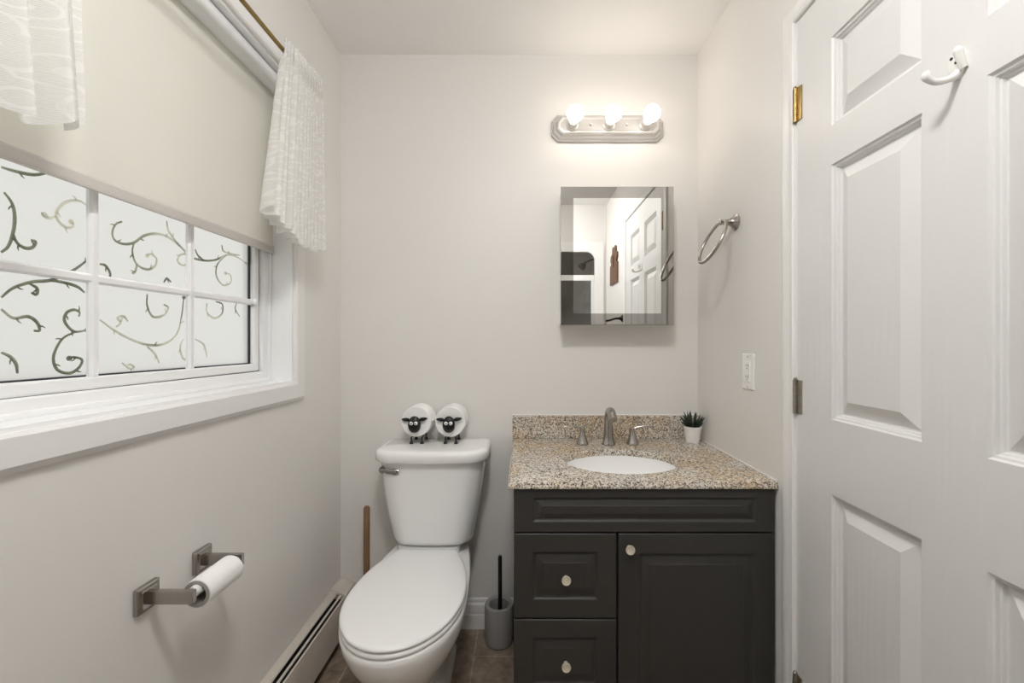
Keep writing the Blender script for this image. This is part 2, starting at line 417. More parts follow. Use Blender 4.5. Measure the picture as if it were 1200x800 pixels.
# ------------------------------------------------------------------ room constants
XL, XR = -0.779, 0.745        # side walls
YB, YF = 1.82, -0.40          # back wall, wall behind the camera
H = 2.44
def wall_with_hole(x0, x1, ya, yb, hy0, hy1, hz0, hz1):
    bm = bmesh.new()
    box(bm, x0, x1, ya, hy0, 0, H); box(bm, x0, x1, hy1, yb, 0, H)
    box(bm, x0, x1, hy0, hy1, hz1, H)
    if hz0 > 0: box(bm, x0, x1, hy0, hy1, 0, hz0)
    return bm
WY0, WY1, WZ0, WZ1 = 0.29, 1.446, 1.074, 2.098       # window opening
DY0, DY1, DZ1 = 0.325, 1.160, 2.086                  # door opening
SY = -1.20                                            # back of the shower alcove
struct(build('floor', bx(XL-.14, XR+.12, SY-.1, YB+.1, -.05, 0), M['floor'], smooth=0))
struct(build('ceiling', bx(XL-.14, XR+.12, SY-.1, YB+.1, H, H+.05), M['ceiling'], smooth=0))
struct(build('wall_back', bx(XL-.14, XR+.12, YB, YB+.1, 0, H), M['wall'], smooth=0))
struct(build('wall_left', wall_with_hole(XL-.14, XL, SY-.1, YB, WY0, WY1, WZ0, WZ1), M['wall'], smooth=0))
struct(build('wall_right', wall_with_hole(XR, XR+.12, SY-.1, YB, DY0, DY1, 0, DZ1), M['wall'], smooth=0))
# wall behind the camera, with the opening of the shower alcove
bm = bmesh.new()
SX0, SX1, SZ = -0.68, 0.655, 2.03
box(bm, XL, SX0, YF-.08, YF, 0, H); box(bm, SX1, XR, YF-.08, YF, 0, H); box(bm, SX0, SX1, YF-.08, YF, SZ, H)
struct(build('wall_front', bm, M['wall'], smooth=0))
struct(build('wall_alcove', bx(XL, XR, SY-.08, SY, 0, H), M['acrylic'], smooth=0))
# baseboard on the back wall
def baseboard_bm(x0, x1):
    bm = bmesh.new(); prof = [(0, 0), (0, .125), (-.004, .125), (-.007, .118), (-.007, .108), (-.012, .100), (-.013, .094), (-.013, .062), (-.0155, .058), (-.0155, 0)]
    loft(bm, [[(x, YB+y, z) for y, z in prof] for x in (x0, x1)]); return bm
struct(build('baseboard_back', baseboard_bm(-.718, -.031), M['trim'], smooth=20))

# ------------------------------------------------------------------ window_1
win = bpy.data.objects.new('window_1', None); COL.objects.link(win); win.location = (XL, .868, WZ0); struct(win)
def wpart(name, bm, mat, parent=None, **k):
    """bm is in world coordinates; the part is parented to the window's empty"""
    o = build(name, bm, mat, **k); p = parent or win
    o.parent = p
    bpy.context.view_layer.update()
    o.matrix_parent_inverse = p.matrix_world.inverted(); return o
# jamb lining of the deep opening
XG = -.884
bm = bmesh.new(); t = .010
box(bm, XL-.139, XL+.001, WY1-t, WY1, WZ0, WZ1); box(bm, XL-.139, XL+.001, WY0, WY0+t, WZ0, WZ1)
box(bm, XL-.139, XL+.001, WY0+t, WY1-t, WZ0, WZ0+t); box(bm, XL-.139, XL+.001, WY0+t, WY1-t, WZ1-t, WZ1)
wpart('jamb_lining', bm, M['vinyl'], smooth=0)
# casing on the room side
def casing_bm(y0, y1, z0, z1, w, wt, proj=.014):
    bm = bmesh.new(); prof = [(0, 0), (0, proj*.75), (.006, proj), (w-.012, proj), (w-.004, proj*.6), (w, proj*.45), (w, 0)]
    rings = []
    for (cy_, cz, sy, sz) in ((y1, z0, 1, -1), (y1, z1, 1, 1), (y0, z1, -1, 1), (y0, z0, -1, -1)):
        rings.append([(XL+p, cy_+sy*a, cz+sz*(a if sz < 0 else a*wt/w)) for a, p in prof])
    rings.append(rings[0]); loft(bm, rings, False, False); return bm
wpart('window_casing', casing_bm(WY0, WY1-.002, WZ0+.002, WZ1-.002, .062, .048), M['trim'], smooth=25)
def frame_bm(xa, xb, oy0, oy1, oz0, oz1, w):
    bm = bmesh.new()
    box(bm, xa, xb, oy0, oy0+w, oz0, oz1); box(bm, xa, xb, oy1-w, oy1, oz0, oz1)
    box(bm, xa, xb, oy0+w, oy1-w, oz0, oz0+w); box(bm, xa, xb, oy0+w, oy1-w, oz1-w, oz1); return bm
wpart('window_frame', frame_bm(-.918, -.853, WY0+t, WY1-t, WZ0+t, WZ1-t, .034), M['vinyl'], smooth=0, bevel=.003)
wpart('frame_stop', frame_bm(-.86, -.845, WY0+t, WY1-t, WZ0+t, WZ1-t, .012), M['vinyl'], smooth=0, bevel=.003)
sa0, sa1, sz0, sz1 = WY0+t+.034, WY1-t-.034, WZ0+t+.034, WZ1-t-.034
wpart('frame_seal', frame_bm(-.900, -.868, sa0, sa1, sz0, sz1, .0022), M['gasket'], smooth=0)
wpart('sash', frame_bm(-.905, -.866, sa0+.002, sa1-.002, sz0+.002, sz1-.002, .024), M['vinyl'], smooth=0, bevel=.004)
gy0, gy1, gz0, gz1 = sa0+.026, sa1-.026, sz0+.026, sz1-.026
wpart('glass_gasket', frame_bm(-.890, -.8795, gy0, gy1, gz0, gz1, .003), M['gasket'], smooth=0)
wpart('pane', bx(-.8875, -.8855, gy0+.001, gy1-.001, gz0+.001, gz1-.001), M['film'], smooth=0)
# divided-light bars
def bar_bm(kind, c):
    bm = bmesh.new(); w = .0095; prof = [(-w, 0), (-w, .006), (-w*.55, .0105), (w*.55, .0105), (w, .006), (w, 0)]
    x0 = -.8785
    if kind == 'h': prof = [(a, max(b-.0008, 0)) for a, b in prof]
    if kind == 'v': secs = [[(x0+p, c+a, z) for a, p in prof] for z in (gz0, gz1)]
    else: secs = [[(x0+p, y, c+a) for a, p in prof] for y in (gy0, gy1)]
    loft(bm, secs); return bm
for yv in (.3625+.253*k for k in (1, 2, 3)): wpart('muntin', bar_bm('v', yv-.0015), M['vinyl'], smooth=0)
for zv in (1.342, 1.560, 1.790): wpart('muntin', bar_bm('h', zv), M['vinyl'], smooth=0)
bm = bmesh.new(); lathe(bm, [(0.0, .0), (.010, .0), (.010, .006), (.006, .009), (0, .009)], (-.8665, sa1-.028, 1.342), 14, 'X')
wpart('sash_button', bm, M['vinyl'])
SCROLLS = [
    [(0.938,1.478),(0.924,1.469),(0.916,1.45),(0.921,1.434),(0.942,1.43),(0.967,1.439),(0.993,1.461),(1.026,1.474),(1.06,1.474),(1.097,1.46),(1.131,1.44),(1.179,1.439),(1.225,1.45),(1.268,1.472),(1.314,1.476),(1.359,1.464)],
    [(0.967,1.439),(0.963,1.416),(0.974,1.391),(1.001,1.384),(1.022,1.396),(1.026,1.415),(1.009,1.422),(1.001,1.416)],
    [(0.974,1.391),(0.97,1.374),(0.962,1.369)],
    [(1.097,1.46),(1.078,1.474),(1.06,1.492),(1.056,1.513)],
    [(1.121,1.446),(1.097,1.437),(1.089,1.42),(1.107,1.412),(1.118,1.419)],
    [(1.268,1.472),(1.231,1.438),(1.227,1.403),(1.255,1.381),(1.287,1.394),(1.285,1.416),(1.264,1.418)],
    [(1.328,1.484),(1.287,1.48),(1.255,1.482),(1.249,1.498)],
    [(0.864,1.489),(0.847,1.494),(0.825,1.485),(0.809,1.466),(0.806,1.451),(0.814,1.439),(0.827,1.435),(0.837,1.442),(0.833,1.448)],
    [(0.806,1.451),(0.794,1.444),(0.784,1.447),(0.783,1.452)],
    [(0.725,1.468),(0.736,1.453),(0.74,1.431),(0.738,1.405),(0.731,1.378),(0.721,1.365)],
    [(0.738,1.4),(0.744,1.386),(0.756,1.38),(0.767,1.384),(0.772,1.395),(0.765,1.396)],
    [(0.721,1.509),(0.742,1.51),(0.769,1.515),(0.794,1.529)],
    [(0.721,1.289),(0.738,1.307),(0.765,1.321),(0.794,1.328),(0.814,1.339),(0.841,1.358),(0.864,1.38)],
    [(0.794,1.328),(0.819,1.328),(0.844,1.323),(0.858,1.313)],
    [(0.762,1.318),(0.774,1.311),(0.773,1.3),(0.765,1.302)],
    [(0.721,1.269),(0.738,1.255),(0.76,1.259),(0.774,1.249),(0.778,1.235),(0.769,1.234)],
    [(0.847,1.264),(0.848,1.273),(0.838,1.277),(0.825,1.271),(0.82,1.257),(0.827,1.243),(0.841,1.234),(0.864,1.238)],
    [(0.841,1.234),(0.819,1.222),(0.806,1.202),(0.801,1.18),(0.809,1.16),(0.83,1.153),(0.847,1.163),(0.853,1.178),(0.838,1.184),(0.829,1.182)],
    [(0.721,1.196),(0.734,1.188),(0.742,1.175),(0.744,1.159),(0.743,1.146)],
    [(0.889,1.376),(0.901,1.375),(0.911,1.36),(0.908,1.341)],
    [(0.889,1.26),(0.914,1.243),(0.949,1.224),(1.001,1.207),(1.051,1.21),(1.088,1.237),(1.102,1.283),(1.109,1.33)],
    [(1.001,1.326),(1.001,1.298),(1.017,1.274),(1.047,1.28),(1.06,1.299),(1.047,1.306)],
    [(1.001,1.203),(1.022,1.185),(1.034,1.163),(1.03,1.147)],
    [(0.924,1.246),(0.935,1.256),(0.928,1.266),(0.942,1.27),(0.952,1.26)],
    [(0.938,1.168),(0.942,1.151),(0.956,1.154),(0.967,1.156),(0.959,1.163),(0.949,1.162)],
    [(1.107,1.222),(1.097,1.199),(1.107,1.171),(1.121,1.167)],
    [(1.19,1.322),(1.19,1.297),(1.219,1.282),(1.249,1.297),(1.251,1.324),(1.225,1.33)],
    [(1.314,1.334),(1.307,1.315),(1.328,1.293)],
    [(1.147,1.222),(1.179,1.206),(1.19,1.172)],
    [(1.047,1.36),(1.056,1.371),(1.069,1.364)],
    [(1.147,1.463),(1.157,1.449),(1.179,1.439)],
]

bm = bmesh.new()
def scroll(pts, r0=.0026):
    P = spline([(XG+.0022, y, z) for y, z in pts], 5); n = len(P)
    rr = [r0*(.75+.45*math.sin(PI*i/(n-1))) for i in range(n)]
    tube(bm, P, rr, 8, flat=(.28, 1.0), up=(1, 0, 0))
    if len(pts) > 6:
        e = P[-1]; lathe(bm, [(0, -.0008), (.0052, -.0008), (.0052, .0008), (0, .0008)], (XG+.0022, e.y, e.z), 10, 'X')
    # little thorns along the stem
    for i in range(6, n-4, 11):
        p = P[i]; d = (P[i+1]-P[i-1]).normalized(); q = Vector((0, -d.z, d.y))*(1 if (i//11) % 2 else -1)
        tube(bm, [p, p+q*.006+d*.003, p+q*.009+d*.007], [.0022, .0016, .0006], 6, flat=(.28, 1), up=(1, 0, 0))
allsc = list(SCROLLS)
for s in SCROLLS:
    allsc.append([(y, z+.455) for y, z in s])
    if max(p[0] for p in s) < 1.20: allsc.append([(y-.49, z+.03) for y, z in s])
for s in allsc:
    s2 = [p for p in s if gy0+.012 < p[0] < gy1-.010 and gz0+.008 < p[1] < gz1-.012]
    if len(s2) >= 3: scroll(s2)
wpart('scroll_pattern', bm, M['scroll'])

# roller blind inside the opening
bl = thing('roller_blind', 'cream fabric roller blind pulled halfway down over the frosted window', 'roller blind', (-.82, .868, 2.06))
def part(root, name, bm, mat, **k):
    """bm in world coordinates, object gets the root's frame"""
    off = Vector((0, 0, 0)); r = root
    while r is not None: off += r.location; r = r.parent
    bmesh.ops.translate(bm, verts=bm.verts, vec=-off)
    return build(name, bm, mat, root, **k)
def solo(name, bm, mat, loc, **k):
    bmesh.ops.translate(bm, verts=bm.verts, vec=-Vector(loc)); o = build(name, bm, mat, **k); o.location = loc; return o
BY0, BY1 = WY0+.015, WY1-.012
part(bl, 'shade_fabric', bx(-.8408, -.8400, BY0, BY1-.003, 1.532, 2.072), M['shade'], smooth=0)
bm = bmesh.new(); loft(bm, [[(x, y, z) for x, z in ((-.843, 1.510), (-.837, 1.510), (-.8362, 1.514), (-.8362, 1.532), (-.838, 1.536), (-.842, 1.536), (-.844, 1.532), (-.844, 1.514))] for y in (BY0, BY1-.001)])
part(bl, 'hem_bar', bm, M['hem'], smooth=0)
bm = bmesh.new(); loft(bm, [[(x, y, z) for x, z in ((-.838, 2.045), (-.800, 2.045), (-.792, 2.052), (-.790, 2.062), (-.793, 2.076), (-.800, 2.086), (-.838, 2.087))] for y in (BY0, BY1)])
part(bl, 'headrail', bm, M['headrail'], smooth=50)

# curtain rod and lace curtains
ROD_X, ROD_Z = -.700, 2.066
rod = thing('curtain_rod', 'slim brass curtain rod above the window', 'curtain rod', (ROD_X, .87, ROD_Z))
bm = bmesh.new(); tube(bm, spline([(XL, .24, ROD_Z), (-.74, .24, ROD_Z), (-.706, .255, ROD_Z), (ROD_X, .30, ROD_Z), (ROD_X, .9, ROD_Z-.002), (ROD_X, 1.43, ROD_Z), (-.706, 1.475, ROD_Z), (-.74, 1.488, ROD_Z), (XL, 1.488, ROD_Z)], 6), .0062, 12)
part(rod, 'rod', bm, M['brass'])
for y in (.24, 1.488):
    part(rod, 'bracket', bx(XL+.0003, XL+.004, y-.01, y+.01, ROD_Z-.03, ROD_Z+.02), M['brass'], smooth=0, bevel=.001)
def curtain(yt0, yt1, yb0, yb1, zt0, zt1, zb0, zb1, folds, dip, seed):
    rnd = random.Random(seed); bm = bmesh.new(); nu, nv = 150, 34; ph = rnd.uniform(0, 6); G = []
    for i in range(nu+1):
        u = i/nu; row = []
        zt = lerp(zt0, zt1, u)+.004*math.sin(u*folds*2*PI+1); zb = lerp(zb0, zb1, u) - dip*math.sin(PI*u)**.7 - .012*abs(math.sin(u*9*PI))
        for j in range(nv+1):
            v = j/nv
            z = lerp(zt, zb, v); uu = u+.012*math.sin(3*v+ph)*math.sin(PI*u)
            y = lerp(lerp(yt0, yt1, uu), lerp(yb0, yb1, uu), v**.8)
            amp = (.0095+.013*v) * (.75+.5*math.sin(5.3*u+ph))
            if v < .16: amp *= .55+.45*v/.16
            x = ROD_X + .004 + amp*math.sin(2*PI*folds*(u+.02*math.sin(7*u+ph)) + .5*v) + .004*math.sin(2*PI*folds*2.3*u+2*v)
            if abs(z-ROD_Z) < .02: x = max(x, ROD_X+.0075)
            row.append(bm.verts.new((x, y, z)))
        G.append(row)
    for i in range(nu):
        for j in range(nv): bm.faces.new((G[i][j], G[i+1][j], G[i+1][j+1], G[i][j+1]))
    return bm
bm = curtain(1.245, 1.472, 1.150, 1.487, 2.100, 2.125, 1.590, 1.545, 12, .040, 1)
tag(solo('lace_curtain', bm, M['lace'], (ROD_X, 1.35, 2.066), smooth=180), 'sheer white lace curtain gathered at the far end of the rod, by the back wall', 'curtain', 'lace curtains on the brass rod')
bm = curtain(.265, .655, .30, .685, 2.10, 2.10, 1.55, 1.565, 7, .032, 5)
tag(solo('lace_curtain', bm, M['lace'], (ROD_X, .47, 2.066), smooth=180), 'sheer white lace curtain cut by the upper left edge, nearest the camera', 'curtain', 'lace curtains on the brass rod')

# ------------------------------------------------------------------ door_1 in the right wall
FX = .7435
dw, dh = .820, 2.072
Mdoor = Matrix.Translation((FX, 1.1555, .008)) @ Matrix(((0, 1, 0, 0), (-1, 0, 0, 0), (0, 0, 1, 0), (0, 0, 0, 1)))
px = [(.1265, .360), (.472, .700)]
pz = [(.215, .838), (1.019, 1.633), (1.727, 1.940)]
bm = bmesh.new()
prof = [(0, 0), (.003, .0045), (.007, .0055), (.009, .0105), (.012, .0115), (.014, .0165), (.017, .0165), (.046, .0030), (.048, .0022)]
panel_face(bm, dw, dh, .034, [(a, b, c, d) for a, b in px for c, d in pz], prof, Mdoor)
door = struct(build('door_1', bm, M['door'], smooth=6))
def dpart(name, bm, mat, parent=door, **k): return build(name, bm, mat, parent, **k)
def hinge(zc):
    y = 1.158; bm = bmesh.new()
    r, hh = .0062, .045
    for k in range(5):
        lathe(bm, [(0, 0), (r, 0), (r, hh*2/5-.0012), (0, hh*2/5-.0012)], (.7385, y, zc-hh+k*hh*2/5), 14)
    lathe(bm, [(0, 0), (.0045, 0), (.0052, .003), (.002, .007), (0, .007)], (.7385, y, zc+hh), 12)
    box(bm, .7405, .7437, y-.022, y-.004, zc-hh, zc+hh)
    for dz in (-.03, 0, .03): lathe(bm, [(0, -.0005), (.003, -.0005), (.003, 0), (0, 0)], (.7405, y-.014, zc+dz), 8, 'X')
    return bm
for zc, mt in ((1.855, 'brass'), (1.066, 'steel'), (.270, 'steel')): dpart('hinge', hinge(zc), M[mt], smooth=40)
bm = bmesh.new(); kx, ky, kz = FX, .395, .93
lathe(bm, [(0, 0), (.030, 0), (.030, -.004), (.012, -.008), (.010, -.030), (.022, -.040), (.028, -.052), (.024, -.064), (0, -.068)], (kx, ky, kz), 28, 'X')
dpart('door_knob', bm, M['nickel'])
# casing round the door: a mitred moulding on the room face plus the jamb
bm = bmesh.new(); w = .052; pr = .012
prof = [(0, 0), (0, pr*.5), (.004, pr*.8), (.012, pr*.85), (.016, pr), (w-.010, pr), (w-.003, pr*.8), (w, pr*.6), (w, 0)]
secs = [[(XR-p, y, z) for y, z, p in ring] for ring in (
    [(DY1+.004+a, 0, p) for a, p in prof], [(DY1+.004+a, DZ1-.002+a*.85, p) for a, p in prof],
    [(DY0-.004-a, DZ1-.002+a*.85, p) for a, p in prof], [(DY0-.004-a, 0, p) for a, p in prof])]
loft(bm, secs); struct(build('trim_1', bm, M['trim'], smooth=25))
bm = bmesh.new(); box(bm, XR-.0005, XR+.119, DY1-.0035, DY1+.006, 0, DZ1+.006); box(bm, XR-.0005, XR+.119, DY0-.006, DY0+.0035, 0, DZ1+.006); box(bm, XR-.0005, XR+.119, DY0+.0035, DY1-.0035, DZ1-.0035, DZ1+.006)
box(bm, XR+.036, XR+.055, DY0+.0035, DY1-.0035, DZ1-.016, DZ1-.0035); box(bm, XR+.036, XR+.055, DY1-.016, DY1-.0035, 0, DZ1-.016); box(bm, XR+.036, XR+.055, DY0+.0035, DY0+.016, 0, DZ1-.016)
struct(build('trim_2', bm, M['trim'], smooth=0))
struct(build('wall_hall', bx(XR+.16, XR+.18, DY0-.2, DY1+.2, 0, H), M['wall'], smooth=0))

# white hook screwed to the door
hk = thing('coat_hook', 'white enamel double coat hook on the white panelled door', 'hook', (FX, .728, 1.683))
bm = bmesh.new()
HY = .728
secs = []
for hx_, sc_ in ((FX-.0002, 1), (FX-.004, 1), (FX-.0065, .82)):
    s = []
    for i in range(28):
        a = 2*PI*i/28; s.append((hx_, HY+.0145*sc_*math.cos(a)*(1+.16*math.sin(a)), 1.687+.026*sc_*math.sin(a)))
    secs.append(s)
loft(bm, secs); part(hk, 'back_plate', bm, M['enamelhook'])
bm = bmesh.new(); tube(bm, spline([(FX-.004, HY-.002, 1.672), (FX-.012, HY-.002, 1.664), (FX-.030, HY-.002, 1.657), (FX-.044, HY-.001, 1.657), (FX-.054, HY, 1.664), (FX-.057, HY, 1.674)], 6),
    [.0065]*8+[.0055]*12+[.0055, .0058, .006, .0064, .0068, .0072, .0072, .0072, .0068, .006, .0045], 12)
part(hk, 'lower_prong', bm, M['enamelhook'])
bm = bmesh.new(); tube(bm, spline([(FX-.004, HY-.012, 1.674), (FX-.010, HY-.013, 1.686), (FX-.014, HY-.013, 1.698), (FX-.016, HY-.013, 1.709)], 5), [.0055]*6+[.006]*3+[.0064, .0068, .0072, .0070, .0062, .0048, .0022], 20)
part(hk, 'upper_prong', bm, M['enamelhook'], smooth=80)
for dy, z in ((.006, 1.700), (-.002, 1.689)):
    bm = bmesh.new(); lathe(bm, [(0, 0), (.0026, 0), (.0026, -.0012), (0, -.0015)], (FX-.0063, HY+dy, z), 12, 'X'); part(hk, 'screw', bm, M['black'])

# ------------------------------------------------------------------ toilet
TX, QX = -.350, -.362
toilet = thing('toilet', 'white two-piece toilet with closed lid between the window wall and the vanity', 'toilet', (TX, 1.5, 0))
def tsec(z, hx, hf, r, bow):
    """tank section: back fixed near the wall, front at hf, half width hx"""
    yb = 1.795; c = (yb+hf)/2
    return rrect(hx, (yb-hf)/2, min(r*1.2, hx*.5), TX, c, z, 7, bow, rb=.018)
tank = bmesh.new()
loft(tank, [tsec(.432, .118, 1.660, .040, .006), tsec(.436, .140, 1.635, .05, .008), tsec(.447, .152, 1.622, .052, .010), tsec(.462, .158, 1.616, .055, .012),
            tsec(.56, .176, 1.606, .055, .014), tsec(.66, .190, 1.600, .055, .015), tsec(.768, .201, 1.597, .055, .016)])
tk = part(toilet, 'tank', tank, M['porcelain'], smooth=50)
bm = bmesh.new()
loft(bm, [tsec(.766, .206, 1.588, .055, .016), tsec(.767, .213, 1.580, .058, .018), tsec(.771, .2165, 1.576, .060, .018), tsec(.795, .2165, 1.576, .060, .018), tsec(.803, .214, 1.579, .058, .018), tsec(.808, .207, 1.586, .055, .018), tsec(.8095, .195, 1.60, .05, .015)])
part(toilet, 'tank_lid', bm, M['porcelain'], smooth=50)
# flush lever
bm = bmesh.new(); LX, LZ = -.531, .733
lathe(bm, [(0, 0), (.013, 0), (.013, -.010), (.009, -.014), (0, -.014)], (LX, 1.616, LZ), 20, 'Y')
tube(bm, spline([(LX-.006, 1.595, LZ+.001), (LX+.008, 1.590, LZ+.002), (LX+.03, 1.586, LZ+.001), (LX+.068, 1.586, LZ-.003)], 5), [.005]*4+[.007]*5+[.0092]*4+[.0105, .0105, .0085], 12, flat=(1.15, .55), up=(0, 0, 1))
part(toilet, 'flush_lever', bm, M['nickel'])
def egg(z, tip, hw, yr, hr, ins=0, cx=QX, L=.25, rc=.022, n=26):
    tip += ins; yr -= ins; hw -= ins; hr = max(hr-ins, .01); ym = tip+L-ins
    pts = []
    for i in range(n):                       # tip -> widest
        a = (PI/2)*i/(n-1); pts.append((hw*math.sin(a), ym-(ym-tip)*math.cos(a)))
    for i in range(1, 14):                   # widest -> rear
        t = i/13; y = lerp(ym, yr-rc, t); pts.append((lerp(hw, hr, t**2.1), y))
    for i in range(1, 6):
        a = (PI/2)*i/5; pts.append((hr-rc+rc*math.cos(a), yr-rc+rc*math.sin(a)))
    full = pts + [(-x, y) for x, y in pts[::-1]][:-1]
    return [(cx+x, y, z) for x, y in full]
bm = bmesh.new()
loft(bm, [egg(0.0, 1.235, .104, 1.70, .100), egg(.020, 1.235, .104, 1.70, .100), egg(.030, 1.245, .097, 1.69, .094), egg(.10, 1.250, .093, 1.69, .092), egg(.17, 1.225, .105, 1.70, .098, L=.24),
          egg(.22, 1.180, .128, 1.72, .105, L=.25), egg(.27, 1.140, .150, 1.75, .112), egg(.32, 1.105, .170, 1.78, .120), egg(.355, 1.088, .180, 1.79, .124), egg(.385, 1.080, .184, 1.79, .127),
          egg(.398, 1.080, .184, 1.79, .128), egg(.404, 1.084, .180, 1.79, .126)])
part(toilet, 'bowl', bm, M['porcelain'], smooth=60)
bm = bmesh.new(); loft(bm, [rrect(.118, .085, .03, QX, 1.705, .395, 5), rrect(.118, .085, .03, QX, 1.705, .434, 5)]); part(toilet, 'tank_deck', bm, M['porcelain'], smooth=40)
SQ = dict(tip=1.079, hw=.182, yr=1.612, hr=.120)
bm = bmesh.new(); loft(bm, [egg(.404, **SQ, ins=.006), egg(.407, **SQ, ins=.002), egg(.412, **SQ), egg(.417, **SQ, ins=.001), egg(.4215, **SQ, ins=.006)]); part(toilet, 'seat', bm, M['seat'], smooth=50)
bm = bmesh.new(); loft(bm, [egg(.4225, **SQ, ins=.005), egg(.425, **SQ, ins=.001), egg(.430, **SQ, ins=0), egg(.4335, **SQ, ins=.0025), egg(.4355, **SQ, ins=.008), egg(.4365, **SQ, ins=.018), egg(.4385, **SQ, ins=.05), egg(.4392, **SQ, ins=.09)])
part(toilet, 'seat_lid', bm, M['seat'], smooth=50)

# ------------------------------------------------------------------ sheep roll holders on the tank
def sheep(x, label, yf=1.688):
    zt = .8098; R = .0597; zc = zt+.029+R
    h = thing('sheep_roll_holder', label, 'toilet roll holder', (x, yf+.05, zt), 'black sheep roll holders on the tank')
    bm = bmesh.new()
    secs = []; FXc, FZc = x-.003, zc-.008
    for yy, sc_ in ((-.001, .62), (-.004, .88), (-.010, 1), (-.018, .98), (-.024, .84), (-.028, .5)):
        ring = []
        for k in range(28):
            a = 2*PI*k/28; sn = math.sin(a)
            ring.append((FXc+.0245*sc_*math.copysign(abs(math.cos(a))**.8, math.cos(a))*(1-.10*max(sn, 0)), yf+yy, FZc+.0325*sc_*sn))
        secs.append(ring)
    loft(bm, secs); f = part(h, 'face', bm, M['black'], smooth=60)
    for s in (-1, 1):
        up_ = .004 if s < 0 else .008
        bm = bmesh.new(); tube(bm, spline([(FXc+s*.019, yf-.010, zc+.009), (FXc+s*.030, yf-.012, zc+.009+up_*.4), (FXc+s*.050, yf-.010, zc+.008+up_)], 4), [.0035, .0048, .0062, .0072, .0076, .0072, .0062, .0048, .0020], 12, flat=(1, .5), up=(0, 0, 1)); part(f, 'ear', bm, M['black'])
        bm = bmesh.new(); lathe(bm, [(0, .004), (.0068, .004), (.0078, .0), (.0062, -.0036), (.003, -.0052), (0, -.0056)], (FXc+s*.0088, yf-.0262, zc-.001), 18, 'Y'); e = part(f, 'eye', bm, M['eyewhite'])
        bm = bmesh.new(); lathe(bm, [(0, .001), (.0027, .001), (.0027, -.001), (0, -.0012)], (FXc+s*.0072, yf-.0316, zc-.001), 12, 'Y'); part(e, 'pupil', bm, M['black'])
    bm = bmesh.new(); tube(bm, [(x, yf-.004, zc+.012), (x, yf+.092, zc+.012)], .0035, 10); part(h, 'support_rod', bm, M['black'])
    bm = bmesh.new(); tube(bm, spline([(x-.021, yf+.012, zt+.024), (x-.021, yf+.05, zt+.024), (x-.021, yf+.088, zt+.024)], 4), .002, 8); tube(bm, spline([(x+.021, yf+.012, zt+.024), (x+.021, yf+.05, zt+.024), (x+.021, yf+.088, zt+.024)], 4), .002, 8); tube(bm, [(x-.021, yf+.05, zt+.024), (x+.021, yf+.05, zt+.024)], .002, 8)
    part(h, 'cradle', bm, M['black'])
    for sx in (-1, 1):
        for yy in (.012, .088):
            bm = bmesh.new(); lathe(bm, [(0, 0), (.0078, 0), (.0078, .004), (.005, .009), (.0034, .012), (.0034, .027), (0, .027)], (x+sx*.021, yf+yy, zt), 14); part(h, 'leg', bm, M['black'])
    # the paper roll resting on the holder
    bm = bmesh.new(); n = 48; rings = []
    for r, y in ((.019, yf), (R-.003, yf), (R, yf+.003), (R, yf+.097), (R-.003, yf+.1), (.019, yf+.1), (.019, yf)):
        rings.append([(x+r*math.cos(2*PI*k/n), y, zc+.0005+r*math.sin(2*PI*k/n)) for k in range(n)])
    loft(bm, rings, False, False)
    # loose end of the paper
    s = 1 if x < -.35 else -1
    tail = [(x+s*(R*.995)*math.cos(a), zc+R*.995*math.sin(a)) for a in ((.55, .35, .15) if s > 0 else (-.2, -.35, -.5))]
    e = tail[-1]; tail.append((e[0]+s*.006, e[1]+(-.006)))
    loft(bm, [[(p[0], y, p[1]) for p in tail] + [(p[0]+s*.0012, y, p[1]) for p in tail[::-1]] for y in (yf+.004, yf+.096)])
    return solo('toilet_roll', bm, M['paper'], (x, yf+.05, zc), smooth=40)
r1 = sheep(-.424, 'black-faced sheep roll holder on the tank, the one nearer the flush lever')
tag(r1, 'full white toilet roll forming the body of the sheep nearer the flush lever', 'toilet roll', 'toilet rolls on the tank')
r2 = sheep(-.2885, 'black-faced sheep roll holder on the tank, the one nearer the vanity')
tag(r2, 'full white toilet roll forming the body of the sheep nearer the vanity', 'toilet roll', 'toilet rolls on the tank')

# ------------------------------------------------------------------ plunger and toilet brush
pl = thing('plunger', 'plunger with a brown wooden stick standing behind the toilet', 'plunger', (-.636, 1.735, 0))
bm = bmesh.new(); lathe(bm, [(0, .06), (.011, .06), (.0125, .07), (.0125, .54), (.009, .547), (0, .547)], (-.636, 1.735, 0), 16); part(pl, 'handle', bm, M['wood'])
bm = bmesh.new(); lathe(bm, [(.05, 0), (.053, .004), (.056, .02), (.050, .045), (.030, .062), (.018, .070), (.018, .095), (0, .095)], (-.636, 1.735, 0), 28); part(pl, 'rubber_cup', bm, M['rubber'])
BX, BYY = -.0975, 1.732
bm = bmesh.new(); lathe(bm, [(0, .001), (.050, .001), (.056, .006), (.0585, .03), (.0585, .150), (.056, .1545), (.042, .1545), (.039, .151), (.038, .015), (0, .012)], (BX, BYY, 0), 40)
tag(solo('brush_holder', bm, M['brushgrey'], (BX, BYY, 0)), 'round matte grey toilet brush holder on the floor beside the vanity', 'brush holder')
tb = thing('toilet_brush', 'toilet brush with a thin black handle standing in the grey holder', 'toilet brush', (BX, BYY, .013))
bm = bmesh.new(); lathe(bm, [(0, .10), (.0075, .10), (.008, .12), (.008, .342), (.006, .348), (0, .348)], (BX+.004, BYY, 0), 14); part(tb, 'handle', bm, M['black'])
bm = bmesh.new(); lathe(bm, [(0, .0125), (.026, .014), (.031, .03), (.031, .085), (.022, .10), (.0058, .108), (0, .108)], (BX+.004, BYY, 0), 24); part(tb, 'brush_head', bm, M['black'])

